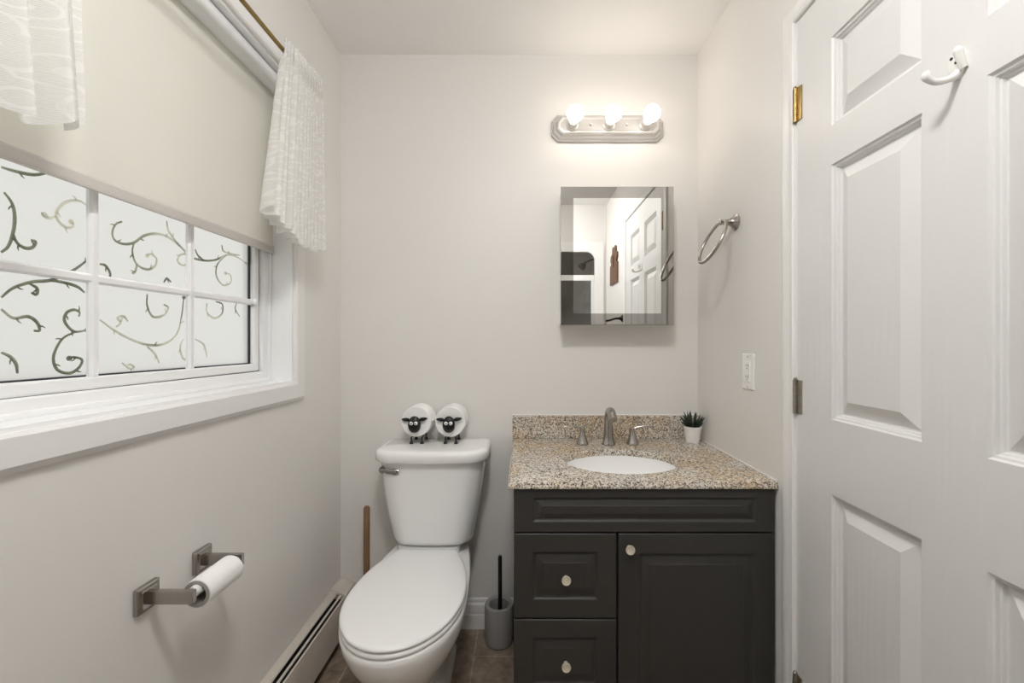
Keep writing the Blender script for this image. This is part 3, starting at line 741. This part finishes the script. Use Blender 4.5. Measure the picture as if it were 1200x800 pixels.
# ------------------------------------------------------------------ vanity cabinet
CX0, CX1, CYF = -.030, .742, 1.272
CT, CB = .8062, .784
van = thing('vanity_cabinet', 'charcoal painted bathroom vanity cabinet under the granite countertop', 'vanity cabinet', (.356, 1.54, 0))
bm = bmesh.new(); TKH = .09
xa, xb = CX0+.006, CX1
box(bm, xa, xb, CYF, YB-.002, TKH, .640)
# upper part of the carcass is open for the basin: four rails
box(bm, xa, xa+.018, CYF, YB-.002, .640, CB-.001); box(bm, xb-.018, xb, CYF, YB-.002, .640, CB-.001)
box(bm, xa+.018, xb-.018, CYF, CYF+.018, .640, CB-.001); box(bm, xa+.018, xb-.018, YB-.02, YB-.002, .640, CB-.001)
box(bm, xa, xb, CYF+.055, YB-.002, 0, TKH)
part(van, 'carcass', bm, M['cabinet'], smooth=0)
cp = [(0, 0), (.003, .003), (.005, .0055), (.010, .0065), (.014, .0055), (.016, .0045), (.030, .0012), (.032, .0)]
def front(name, x0, x1, z0, z1, pan, parent=van, prof=cp):
    bm = bmesh.new()
    panel_face(bm, x1-x0, z1-z0, .0195, [pan], prof, Matrix.Translation((x0, 1.252, z0)))
    return part(parent, name, bm, M['cabinet'], smooth=25, bevel=.0025)
def knob(parent, x, z):
    bm = bmesh.new(); lathe(bm, [(0, .001), (.0065, .001), (.0055, -.008), (.0095, -.012), (.0135, -.016), (.0138, -.019), (.0125, -.0215), (.0095, -.0205), (.006, -.0195), (0, -.019)], (x, 1.252, z), 28, 'Y')
    part(parent, 'knob', bm, M['knob'])
W_, = (CX1-.003-(-.0275),)
front('false_front', -.0275, .739, .6555, .7815, (.056, .712, .030, .102), prof=[(0, 0), (.003, .003), (.005, .0055), (.009, .006), (.012, .005), (.023, .0012), (.025, .0)])
for z0, z1 in ((.4035, .6515), (.1525, .3995)):
    d = front('drawer', -.0275, .2735, z0, z1, (.056, .246, .054, .194)); knob(d, .125, z0+.120)
d = front('cabinet_door', .2800, .739, .1000, .6515, (.060, .398, .060, .492)); knob(d, .3105, .612)
front('bottom_drawer_rail', -.0275, .2735, .1000, .1490, (.03, .27, .012, .037), prof=[(0, 0), (.003, .002), (.006, .002)])

# granite countertop with an oval cut-out, and its splash
BXC, BYC, BA, BB = .336, 1.470, .190, .150
ct = thing('countertop', 'speckled beige granite countertop with backsplash on the dark vanity', 'countertop', (.348, 1.53, CB))
X0, X1, Y0, Y1 = -.0445, .7435, 1.242, YB-.001
angs = sorted(set([2*PI*k/72 for k in range(72)] + [math.atan2(y-BYC, x-BXC) % (2*PI) for x in (X0, X1) for y in (Y0, Y1)]))
def outer(a, ins):
    dx, dy = math.cos(a), math.sin(a); t = 1e9
    for lim, d, c in ((X1, dx, BXC), (X0, dx, BXC), (Y1, dy, BYC), (Y0, dy, BYC)):
        if abs(d) > 1e-9:
            q = (lim-c)/d
            if q > 0: t = min(t, q)
    x, y = BXC+dx*t, BYC+dy*t
    return (max(x, X0+ins), max(y, Y0+ins)) if ins else (x, y)
def oring(z, ins): return [(*outer(a, ins), z) for a in angs]
def ering(z, o): return [(BXC+(BA+o)*math.cos(a), BYC+(BB+o)*math.sin(a), z) for a in angs]
bm = bmesh.new()
rings = [ering(CB, 0), oring(CB, .004), oring(CB+.003, 0), oring(CB+.010, 0), oring(CB+.0115, .003), oring(CT-.0045, .004), oring(CT-.001, .0065), oring(CT, .010), ering(CT, .003), ering(CT-.003, 0), ering(CB, 0)]
loft(bm, rings, False, False)
part(ct, 'slab', bm, M['granite'], smooth=30)
part(ct, 'backsplash', bx(X0, X1, YB-.021, YB-.001, CT+.0003, .903), M['granite'], smooth=0, bevel=.002)
part(ct, 'caulk_bead', bx(XR-.0042, XR-.0003, Y0+.004, YB-.022, CT+.0002, CT+.003), M['trim'], smooth=0)
part(ct, 'caulk_bead', bx(X0, XR-.001, YB-.006, YB-.0003, .9032, .9058), M['trim'], smooth=0)
bm = bmesh.new(); rr = []
for s, z in ((1.055, CB-.0008), (1.055, CB-.011), (1.03, CB-.04), (.92, CB-.085), (.70, CB-.118), (.35, CB-.132), (.14, CB-.134)):
    rr.append((s, z))
inn = [(.13, CB-.126), (.34, CB-.124), (.68, CB-.110), (.89, CB-.080), (.985, CB-.04), (1.0, CB-.010), (1.0, CB-.0008)]
secs = [[(BXC+(BA*s)*math.cos(2*PI*k/64), BYC+(BB*s)*math.sin(2*PI*k/64), z) for k in range(64)] for s, z in rr+inn+[rr[0]]]
loft(bm, secs, False, False)
sk = thing('sink_basin', 'white oval undermount sink basin set in the granite countertop', 'sink', (BXC, BYC, CB-.13))
part(sk, 'basin', bm, M['porcelain'], smooth=60)
bm = bmesh.new(); lathe(bm, [(0, CB-.131), (.0255, CB-.131), (.028, CB-.1235), (.022, CB-.1225), (.018, CB-.1255), (0, CB-.1245)], (BXC, BYC, 0), 28); part(sk, 'drain', bm, M['chrome'])

# widespread faucet
fa = thing('faucet', 'brushed nickel widespread faucet with two lever handles behind the sink', 'faucet', (.340, 1.70, CT))
bm = bmesh.new(); FY = 1.700; FXX = .340
lathe(bm, [(0, 0), (.0265, 0), (.027, .003), (.024, .010), (.021, .022), (.0185, .045), (.0165, .075), (.015, .095), (.0145, .105)], (FXX, FY, CT), 32, cap=True)
part(fa, 'spout_base', bm, M['nickel'])
bm = bmesh.new(); pts = spline([(FXX, FY, CT+.100), (FXX, FY-.003, CT+.118), (FXX, FY-.016, CT+.134), (FXX, FY-.040, CT+.139), (FXX, FY-.066, CT+.130), (FXX, FY-.084, CT+.112)], 6)
n = len(pts); tube(bm, pts, [lerp(.0152, .0150, i/(n-1)) if i < n*.6 else .0168 for i in range(n)], 18)
part(fa, 'spout', bm, M['nickel'])
for hx_, s in ((.2375, -1), (.4375, 1)):
    bm = bmesh.new(); HYY = 1.705
    lathe(bm, [(0, 0), (.0245, 0), (.025, .003), (.0225, .009), (.017, .024), (.0125, .040), (.0095, .052), (.009, .060), (.0095, .066), (.006, .070), (0, .0705)], (hx_, HYY, CT), 28)
    hb = part(fa, 'handle', bm, M['nickel'])
    bm = bmesh.new(); tube(bm, spline([(hx_, HYY, CT+.062), (hx_+s*.018, HYY-.002, CT+.070), (hx_+s*.045, HYY-.005, CT+.074), (hx_+s*.078, HYY-.008, CT+.073)], 5), [.0062]*4+[.0056]*4+[.0058]*5+[.0062, .0058, .004], 12, flat=(.55, 1.1), up=(0, 0, 1))
    part(hb, 'lever', bm, M['nickel'])

# succulent
PX, PY = .690, 1.738
pp = thing('potted_succulent', 'small spiky dark green succulent in a white pot in the countertop corner', 'potted plant', (PX, PY, CT))
bm = bmesh.new(); prof = [(0, 0), (.025, 0)]
for k in range(7):
    z = .004+k*.0075; r = .0258+z*.135; prof += [(r, z), (r+.0007, z+.004)]
prof += [(.0340, .058), (.0355, .0585), (.0355, .066), (.0325, .066), (.031, .056), (0, .055)]
lathe(bm, prof, (PX, PY, CT), 36); part(pp, 'pot', bm, M['pot'])
bm = bmesh.new(); lathe(bm, [(0, .054), (.0305, .0555), (.0308, .0585), (0, .0615)], (PX, PY, CT), 24); part(pp, 'soil', bm, M['soil'])
rnd = random.Random(3)
for ring, (cnt, tilt, ln, r) in enumerate(((7, 66, .040, .0048), (9, 48, .054, .0054), (8, 30, .060, .0054), (6, 12, .062, .0048))):
    for k in range(cnt):
        a = 2*PI*(k+.5*ring)/cnt+rnd.uniform(-.12, .12); tl = math.radians(tilt+rnd.uniform(-6, 6)); L = ln*rnd.uniform(.9, 1.1)
        d = Vector((math.cos(a)*math.sin(tl), math.sin(a)*math.sin(tl), math.cos(tl))); b0 = Vector((PX+.008*math.cos(a), PY+.008*math.sin(a), CT+.060))
        pts = [b0+d*L*t_+Vector((0, 0, .010*t_*t_*math.sin(tl))) for t_ in (0, .25, .5, .75, .92, 1)]
        pts = [Vector((min(p.x, XR-.003), min(p.y, YB-.023), p.z)) for p in pts]
        bm = bmesh.new(); tube(bm, pts, [r*.8, r, r*.9, r*.6, r*.28, r*.05], 8, flat=(1, .6)); part(pp, 'leaf', bm, M['leaf'])

# ------------------------------------------------------------------ vanity light
LXC, LZC = .3575, 2.1195
vl = thing('vanity_light', 'three-bulb satin vanity light bar above the mirror', 'wall light', (LXC, YB, LZC))
def octo(hx, hz, c, y): return [(LXC+x, y, LZC+z) for x, z in ((-hx, -hz+c), (-hx+c, -hz), (hx-c, -hz), (hx, -hz+c), (hx, hz-c), (hx-c, hz), (-hx+c, hz), (-hx, hz-c))]
bm = bmesh.new(); loft(bm, [octo(.236, .056, .026, YB-.0005), octo(.236, .056, .026, YB-.010), octo(.231, .051, .025, YB-.013), octo(.226, .046, .024, YB-.022), octo(.220, .040, .022, YB-.025), octo(.215, .036, .021, YB-.036), octo(.209, .031, .019, YB-.040), octo(.203, .026, .017, YB-.040)])
part(vl, 'stepped_plate', bm, M['satin'], smooth=0)
bm = bmesh.new(); loft(bm, [octo(.200, .0235, .016, YB-.0401), octo(.200, .0235, .016, YB-.0418)]); part(vl, 'mirror_inset', bm, M['inset'], smooth=0)
for xx in (-.075, .075):
    bm = bmesh.new(); lathe(bm, [(0, 0), (.006, 0), (.006, -.004), (.004, -.009), (0, -.010)], (LXC+xx, YB-.0418, LZC), 16, 'Y'); part(vl, 'finial', bm, M['satin'])
for xx in (-.152, 0, .152):
    bm = bmesh.new(); lathe(bm, [(0, 0), (.026, 0), (.026, -.004), (.0205, -.008), (.0195, -.034), (.0165, -.036), (0, -.036)], (LXC+xx, YB-.0418, LZC), 24, 'Y'); part(vl, 'socket', bm, M['satin'])
    bm = bmesh.new(); yb_ = YB-.135; pr_ = [(0, .062), (.013, .062), (.0135, .050)]
    for k in range(1, 17):
        a = math.radians(22+ (180-22)*k/16); pr_.append((.0325*math.sin(a) if k < 16 else 0, .0325*math.cos(a)))
    lathe(bm, pr_, (LXC+xx, yb_, LZC-.002), 28, 'Y'); part(vl, 'bulb', bm, M['bulb'], smooth=180)['label'] = 'lit round bulb'

# unseen fill lamp added on the ceiling to brighten the whole room
cl = thing('added_fill_light', 'added round fill light on the bathroom ceiling, out of view', 'added fill light', (-.02, .25, H))
bm = bmesh.new(); lathe(bm, [(0, -.0003), (.150, -.0003), (.155, -.006), (.155, -.020), (.148, -.024), (0, -.024)], (-.02, .25, H), 40); part(cl, 'metal_rim', bm, M['satin'])
bm = bmesh.new(); lathe(bm, [(0, -.0245), (.140, -.0245), (.142, -.034), (.134, -.055), (.112, -.076), (.075, -.090), (.035, -.096), (0, -.097)], (-.02, .25, H), 40); part(cl, 'fill_dome', bm, M['fill_emit'], smooth=180)

# ------------------------------------------------------------------ mirror cabinet
MX0, MX1, MZ0, MZ1, MY = .1506, .6020, 1.2825, 1.8350, 1.705
mc = thing('mirror_cabinet', 'frameless mirrored medicine cabinet with a smoky border above the sink', 'mirror cabinet', ((MX0+MX1)/2, YB, 1.55))
part(mc, 'box', bx(MX0+.004, MX1-.004, MY+.006, YB-.0005, MZ0+.004, MZ1-.004), M['trim'], smooth=0)
bm = bmesh.new(); gx, gz = .048, .048
b0 = [(MX0, MZ0), (MX1, MZ0), (MX1, MZ1), (MX0, MZ1)]
def rect(i, y, ix=None): 
    ix = i if ix is None else ix
    return [(MX0+ix, y, MZ0+i), (MX1-ix, y, MZ0+i), (MX1-ix, y, MZ1-i), (MX0+ix, y, MZ1-i)]
loft(bm, [rect(.0458, MY+.0055, .0505), rect(0, MY+.0055), rect(0, MY+.001), rect(.001, MY), rect(.0458, MY, .0505), rect(.0458, MY+.0055, .0505)], False, False)
part(mc, 'border_glass', bm, M['mirror_border'], smooth=0)
bm = bmesh.new(); loft(bm, [rect(.0458, MY+.0055, .0505), rect(.0458, MY-.0001, .0505)]); part(mc, 'mirror_glass', bm, M['mirror'], smooth=0)

# ------------------------------------------------------------------ towel ring and outlet on the right wall
TY, TZ = 1.492, 1.633
tr = thing('towel_ring', 'brushed nickel towel ring sticking out from the wall beside the mirror', 'towel ring', (XR, TY, TZ))
bm = bmesh.new(); lathe(bm, [(0, -.0003), (.028, -.0003), (.0285, -.004), (.024, -.007), (.022, -.010), (.017, -.014), (.0125, -.022), (.0095, -.034), (.0085, -.046), (.0105, -.052), (.0095, -.058), (0, -.060)], (XR, TY, TZ), 28, 'X'); part(tr, 'wall_mount', bm, M['nickel'])
bm = bmesh.new(); R_ = .078; th = math.radians(24); c0 = Vector((XR-.052, TY, TZ+.002))
dn = Vector((-math.sin(th), 0, -math.cos(th)))
cc = c0 + dn*R_
tube(bm, [cc + dn*(-R_*math.cos(a)) + Vector((0, 1, 0))*R_*math.sin(a) for a in (2*PI*k/56 for k in range(56))], .0058, 12, closed=True)
part(tr, 'ring', bm, M['nickel'], smooth=180)

OY, OZ = 1.405, 1.117
ou = thing('wall_outlet', 'white duplex electrical outlet on the wall above the countertop', 'outlet', (XR, OY, OZ))
part(ou, 'cover_plate', bx(XR-.006, XR-.0002, OY-.037, OY+.037, OZ-.0585, OZ+.0585), M['outlet'], smooth=0, bevel=.003, seg=3)
part(ou, 'receptacle', bx(XR-.0082, XR-.0055, OY-.0165, OY+.0165, OZ-.0335, OZ+.0335), M['outlet'], smooth=0, bevel=.001)
for dz in (.018, -.018):
    for dy, hh in ((-.006, .0042), (.006, .0034)): part(ou, 'slot', bx(XR-.0086, XR-.008, OY+dy-.0010, OY+dy+.0010, OZ+dz-hh+.002, OZ+dz+hh+.002), M['slot'], smooth=0)
    bm = bmesh.new(); lathe(bm, [(0, 0), (.0022, 0), (.0022, -.0005), (0, -.0005)], (XR-.0081, OY, OZ+dz-.0075), 10, 'X'); part(ou, 'ground_hole', bm, M['slot'], smooth=0)
for dz in (.049, -.049):
    bm = bmesh.new(); lathe(bm, [(0, 0), (.0028, 0), (.0024, -.001), (0, -.0012)], (XR-.0059, OY, OZ+dz), 12, 'X'); part(ou, 'screw', bm, M['chrome'])

# ------------------------------------------------------------------ toilet paper holder on the left wall
ph = thing('toilet_paper_holder', 'brushed nickel double-post paper holder on the wall under the window', 'toilet paper holder', (XL, .955, .690))
PZ = .690; pys = (.878, 1.030)
for y in pys:
    bm = bmesh.new(); s = .0268
    def sq(xx, h, r=.002): return [(xx, y+a, PZ+b) for a, b in ((-h+r, -h), (h-r, -h), (h, -h+r), (h, h-r), (h-r, h), (-h+r, h), (-h, h-r), (-h, -h+r))]
    loft(bm, [sq(XL+.0002, s), sq(XL+.008, s), sq(XL+.0105, s-.003), sq(XL+.012, s-.008), sq(XL+.013, s-.009)]); part(ph, 'wall_plate', bm, M['nickel'], smooth=0)
    part(ph, 'arm', bx(XL+.012, XL+.103, y-.0055, y+.0055, PZ-.0135, PZ+.0135), M['nickel'], smooth=0, bevel=.0012)
SXp = XL+.088
bm = bmesh.new(); tube(bm, [(SXp, pys[0]+.0055, PZ), (SXp, pys[0]+.012, PZ), (SXp, pys[0]+.0125, PZ), (SXp, pys[1]-.0125, PZ), (SXp, pys[1]-.012, PZ), (SXp, pys[1]-.0055, PZ)], [.006, .006, .0115, .0115, .006, .006], 20); part(ph, 'spindle', bm, M['spindle'])
bm = bmesh.new(); n = 48; rz = PZ+.0116-.0212; rings = []
for r, y in ((.0228, .903), (.0295, .903), (.0300, .904), (.0300, 1.008), (.0228, 1.009), (.0228, .903)):
    rings.append([(SXp+r*math.cos(2*PI*k/n), y, rz+r*math.sin(2*PI*k/n)) for k in range(n)])
bm2 = bmesh.new(); loft(bm2, rings, False, False)
tr2 = thing('toilet_roll', 'nearly used up toilet roll hanging on the wall paper holder', 'toilet roll', (SXp, .956, rz))
part(tr2, 'paper', bm2, M['paper'], smooth=40)
bm = bmesh.new(); rings = [[(SXp+r*math.cos(2*PI*k/n), y, rz+r*math.sin(2*PI*k/n)) for k in range(n)] for r, y in ((.0212, .9015), (.0240, .9015), (.0278, .9022), (.0278, .9028), (.0229, .9028), (.0227, 1.0095), (.0212, 1.0095), (.0212, .9015))]
loft(bm, rings, False, False); part(tr2, 'cardboard_core', bm, M['card'], smooth=40)

# ------------------------------------------------------------------ baseboard heater along the left wall
he = thing('baseboard_heater', 'long cream baseboard heater along the wall under the window', 'baseboard heater', (XL, .7, 0))
HA, HB = -.395, 1.724
def extr(prof, y0, y1):
    bm = bmesh.new(); loft(bm, [[(XL+x, y, z) for x, z in prof] for y in (y0, y1)]); return bm
part(he, 'back_panel', extr([(.0003, .02), (.0003, .207), (.003, .207), (.003, .02)], HA, HB), M['heater'], smooth=0)
part(he, 'hood', extr([(.0031, .2065), (.004, .209), (.026, .203), (.0298, .199), (.0292, .1965), (.0255, .2), (.0031, .2055)], HA, HB), M['heater'], smooth=30)
part(he, 'damper', extr([(.0370, .190), (.0385, .1922), (.0440, .1905), (.0450, .188), (.0435, .1875), (.039, .1885)], HA, HB), M['heater'], smooth=30)
part(he, 'front_panel', extr([(.0565, .044), (.0565, .183), (.054, .186), (.0545, .188), (.059, .1865), (.0595, .184), (.0595, .044)], HA, HB), M['heater'], smooth=30)
bm = bmesh.new(); tube(bm, [(XL+.032, HA, .10), (XL+.032, HB, .10)], .009, 10)
box(bm, XL+.010, XL+.0525, HA, HB, .06, .176)  # block raised close under the slots so they read as dark shade
part(he, 'element_slot_shade', bm, M['fin_shade'], smooth=40)
part(he, 'end_cap', extr([(.0003, .02), (.0003, .211), (.006, .213), (.028, .207), (.0605, .190), (.062, .186), (.062, .036), (.058, .02)], HB, YB-.001), M['heater'], smooth=0, bevel=.0015)

# ------------------------------------------------------------------ seen in the mirror: wall plaque, black hook, shower
bm = bmesh.new()
ol = [(-.155, 0), (.105, 0), (.110, .155), (.075, .165), (.110, .20), (.105, .235), (.060, .245), (.055, .285), (.035, .300), (.012, .290), (-.004, .262), (-.020, .290), (-.045, .300), (-.068, .285), (-.070, .245), (-.125, .235), (-.135, .20), (-.105, .165), (-.150, .155)]
hole = [(-.015+.028*math.cos(a), .175+.055*math.sin(a)) for a in (2*PI*k/len(ol) - PI*.75 for k in range(len(ol)))]
zq, yq = 1.690, -.03
secs = [[(xx, yq+y, zq+z) for y, z in src] for xx, src in ((XR-.0005, hole), (XR-.0005, ol), (XR-.014, ol), (XR-.014, hole), (XR-.0005, hole))]
loft(bm, secs, False, False)
tag(solo('wall_plaque', bm, M['carved'], (XR, yq, zq), smooth=0), 'carved brown wooden plaque with a cut-out, seen in the mirror beside the door', 'wall decoration')
hk2 = thing('wall_hook', 'black metal wall hook at the lower edge of the mirror reflection', 'hook', (XR, .215, 1.392))
bm = bmesh.new(); lathe(bm, [(0, -.0003), (.026, -.0003), (.026, -.006), (.014, -.016), (.009, -.030), (0, -.031)], (XR, .215, 1.392), 24, 'X'); part(hk2, 'rosette', bm, M['black'])
bm = bmesh.new(); tube(bm, spline([(XR-.025, .215, 1.392), (XR-.06, .215, 1.390), (XR-.095, .214, 1.378), (XR-.125, .214, 1.374)], 5), .0075, 12); part(hk2, 'arm', bm, M['black'])
# shower surround: white frame with rounded corner, header rail, glass panel, shower head
bm = bmesh.new(); yw = YF+.018
ro = [(SX0-.06, 0), (SX0-.06, SZ+.075), (SX1+.062, SZ+.075), (SX1+.062, 0)]
inner = [(SX0+.02, 0), (SX0+.02, SZ-.11)]
def arc(cx, cz, r, a0, a1, k=7): return [(cx+r*math.cos(lerp(a0, a1, i/k)), cz+r*math.sin(lerp(a0, a1, i/k))) for i in range(k+1)]
inn2 = [(SX0+.02, 0)] + arc(SX0+.10, SZ-.09, .08, PI, PI/2) + arc(SX1-.10, SZ-.09, .08, PI/2, 0) + [(SX1-.02, 0)]
m_ = len(inn2); out2 = [(SX0-.06, 0)] + [(SX0-.06, SZ-.05)]*3 + [(SX0-.06, SZ+.075)]*2 + [(SX0+.1, SZ+.075)]*3 + [(SX1-.1, SZ+.075)]*3 + [(SX1+.062, SZ+.075)]*2 + [(SX1+.062, SZ-.05)]*3 + [(SX1+.062, 0)]
assert len(out2) == m_, (len(out2), m_)
V = {}
def vv(p, y): 
    k = (round(p[0], 5), y, round(p[1], 5))
    if k not in V: V[k] = bm.verts.new((p[0], y, p[1]))
    return V[k]
def face(vs):
    u = []
    for v in vs:
        if v not in u: u.append(v)
    if len(u) >= 3:
        try: bm.faces.new(u)
        except ValueError: pass
for i in range(m_-1):
    for y in (yw, YF+.0005): face([vv(inn2[i], y), vv(inn2[i+1], y), vv(out2[i+1], y), vv(out2[i], y)])
    face([vv(inn2[i], yw), vv(inn2[i+1], yw), vv(inn2[i+1], YF+.0005), vv(inn2[i], YF+.0005)])
    face([vv(out2[i], yw), vv(out2[i+1], yw), vv(out2[i+1], YF+.0005), vv(out2[i], YF+.0005)])
for i in (0, m_-1): face([vv(inn2[i], yw), vv(out2[i], yw), vv(out2[i], YF+.0005), vv(inn2[i], YF+.0005)])
struct(build('trim_3', bm, M['trim'], smooth=0))
sh = thing('shower_door', 'framed glass shower door behind the camera, seen in the mirror', 'shower door', (0, YF-.03, 0))
ya, yb = YF-.045, YF-.010
part(sh, 'header_rail', bx(SX0+.001, SX1-.001, ya, yb, 1.765, 1.815), M['trim'], smooth=0, bevel=.003)
part(sh, 'side_post', bx(SX1-.045, SX1-.001, ya, yb, .46, 1.765), M['trim'], smooth=0, bevel=.003)
part(sh, 'side_post', bx(SX0+.001, SX0+.045, ya, yb, .46, 1.765), M['trim'], smooth=0, bevel=.003)
part(sh, 'bottom_track', bx(SX0+.001, SX1-.001, ya, yb, .4205, .46), M['trim'], smooth=0, bevel=.003)
part(sh, 'glass_panel', bx(SX0+.045, .02, YF-.038, YF-.033, .46, 1.765), M['glass'], smooth=0)
part(sh, 'glass_panel', bx(-.02, SX1-.045, YF-.026, YF-.021, .46, 1.765), M['glass'], smooth=0)
bm = bmesh.new(); tube(bm, spline([(.10, YF-.020, 1.30), (.10, YF+.022, 1.30), (.30, YF+.024, 1.30), (.52, YF+.022, 1.30), (.52, YF-.020, 1.30)], 5), .008, 10); part(sh, 'towel_bar', bm, M['chrome'])
# tub
bm = bmesh.new()
tx0, tx1, ty0, ty1 = XL+.001, XR-.001, SY+.001, YF-.081
secs = [rrect((tx1-tx0)/2, (ty1-ty0)/2, .01, (tx0+tx1)/2, (ty0+ty1)/2, z, 6) for z in (0, .42)] + [rrect((tx1-tx0)/2-.07, (ty1-ty0)/2-.06, .1, (tx0+tx1)/2, (ty0+ty1)/2, z, 6) for z in (.42, .40)] + [rrect((tx1-tx0)/2-.12, (ty1-ty0)/2-.10, .1, (tx0+tx1)/2, (ty0+ty1)/2, z, 6) for z in (.12,)]
loft(bm, secs)
struct(build('wall_tub_apron', bx(SX0+.0005, SX1-.0005, YF-.079, YF-.001, 0, .420), M['acrylic'], smooth=0))
tag(solo('bathtub', bm, M['acrylic'], (0, -.8, 0), smooth=40), 'white bathtub behind the shower door, behind the camera', 'bathtub')
bm = bmesh.new(); tube(bm, spline([(XR-.0005, -.80, 2.02), (XR-.06, -.80, 2.03), (XR-.14, -.80, 1.995)], 5), .009, 10)
tube(bm, spline([(XR-.13, -.80, 2.00), (XR-.15, -.80, 1.975), (XR-.175, -.80, 1.945)], 4), [.012, .014, .018, .024, .03, .034, .036, .037, .037], 18)
tag(solo('shower_head', bm, M['nickel'], (XR, -.8, 2.02)), 'nickel shower head in the dark shower alcove, seen in the mirror', 'shower head')
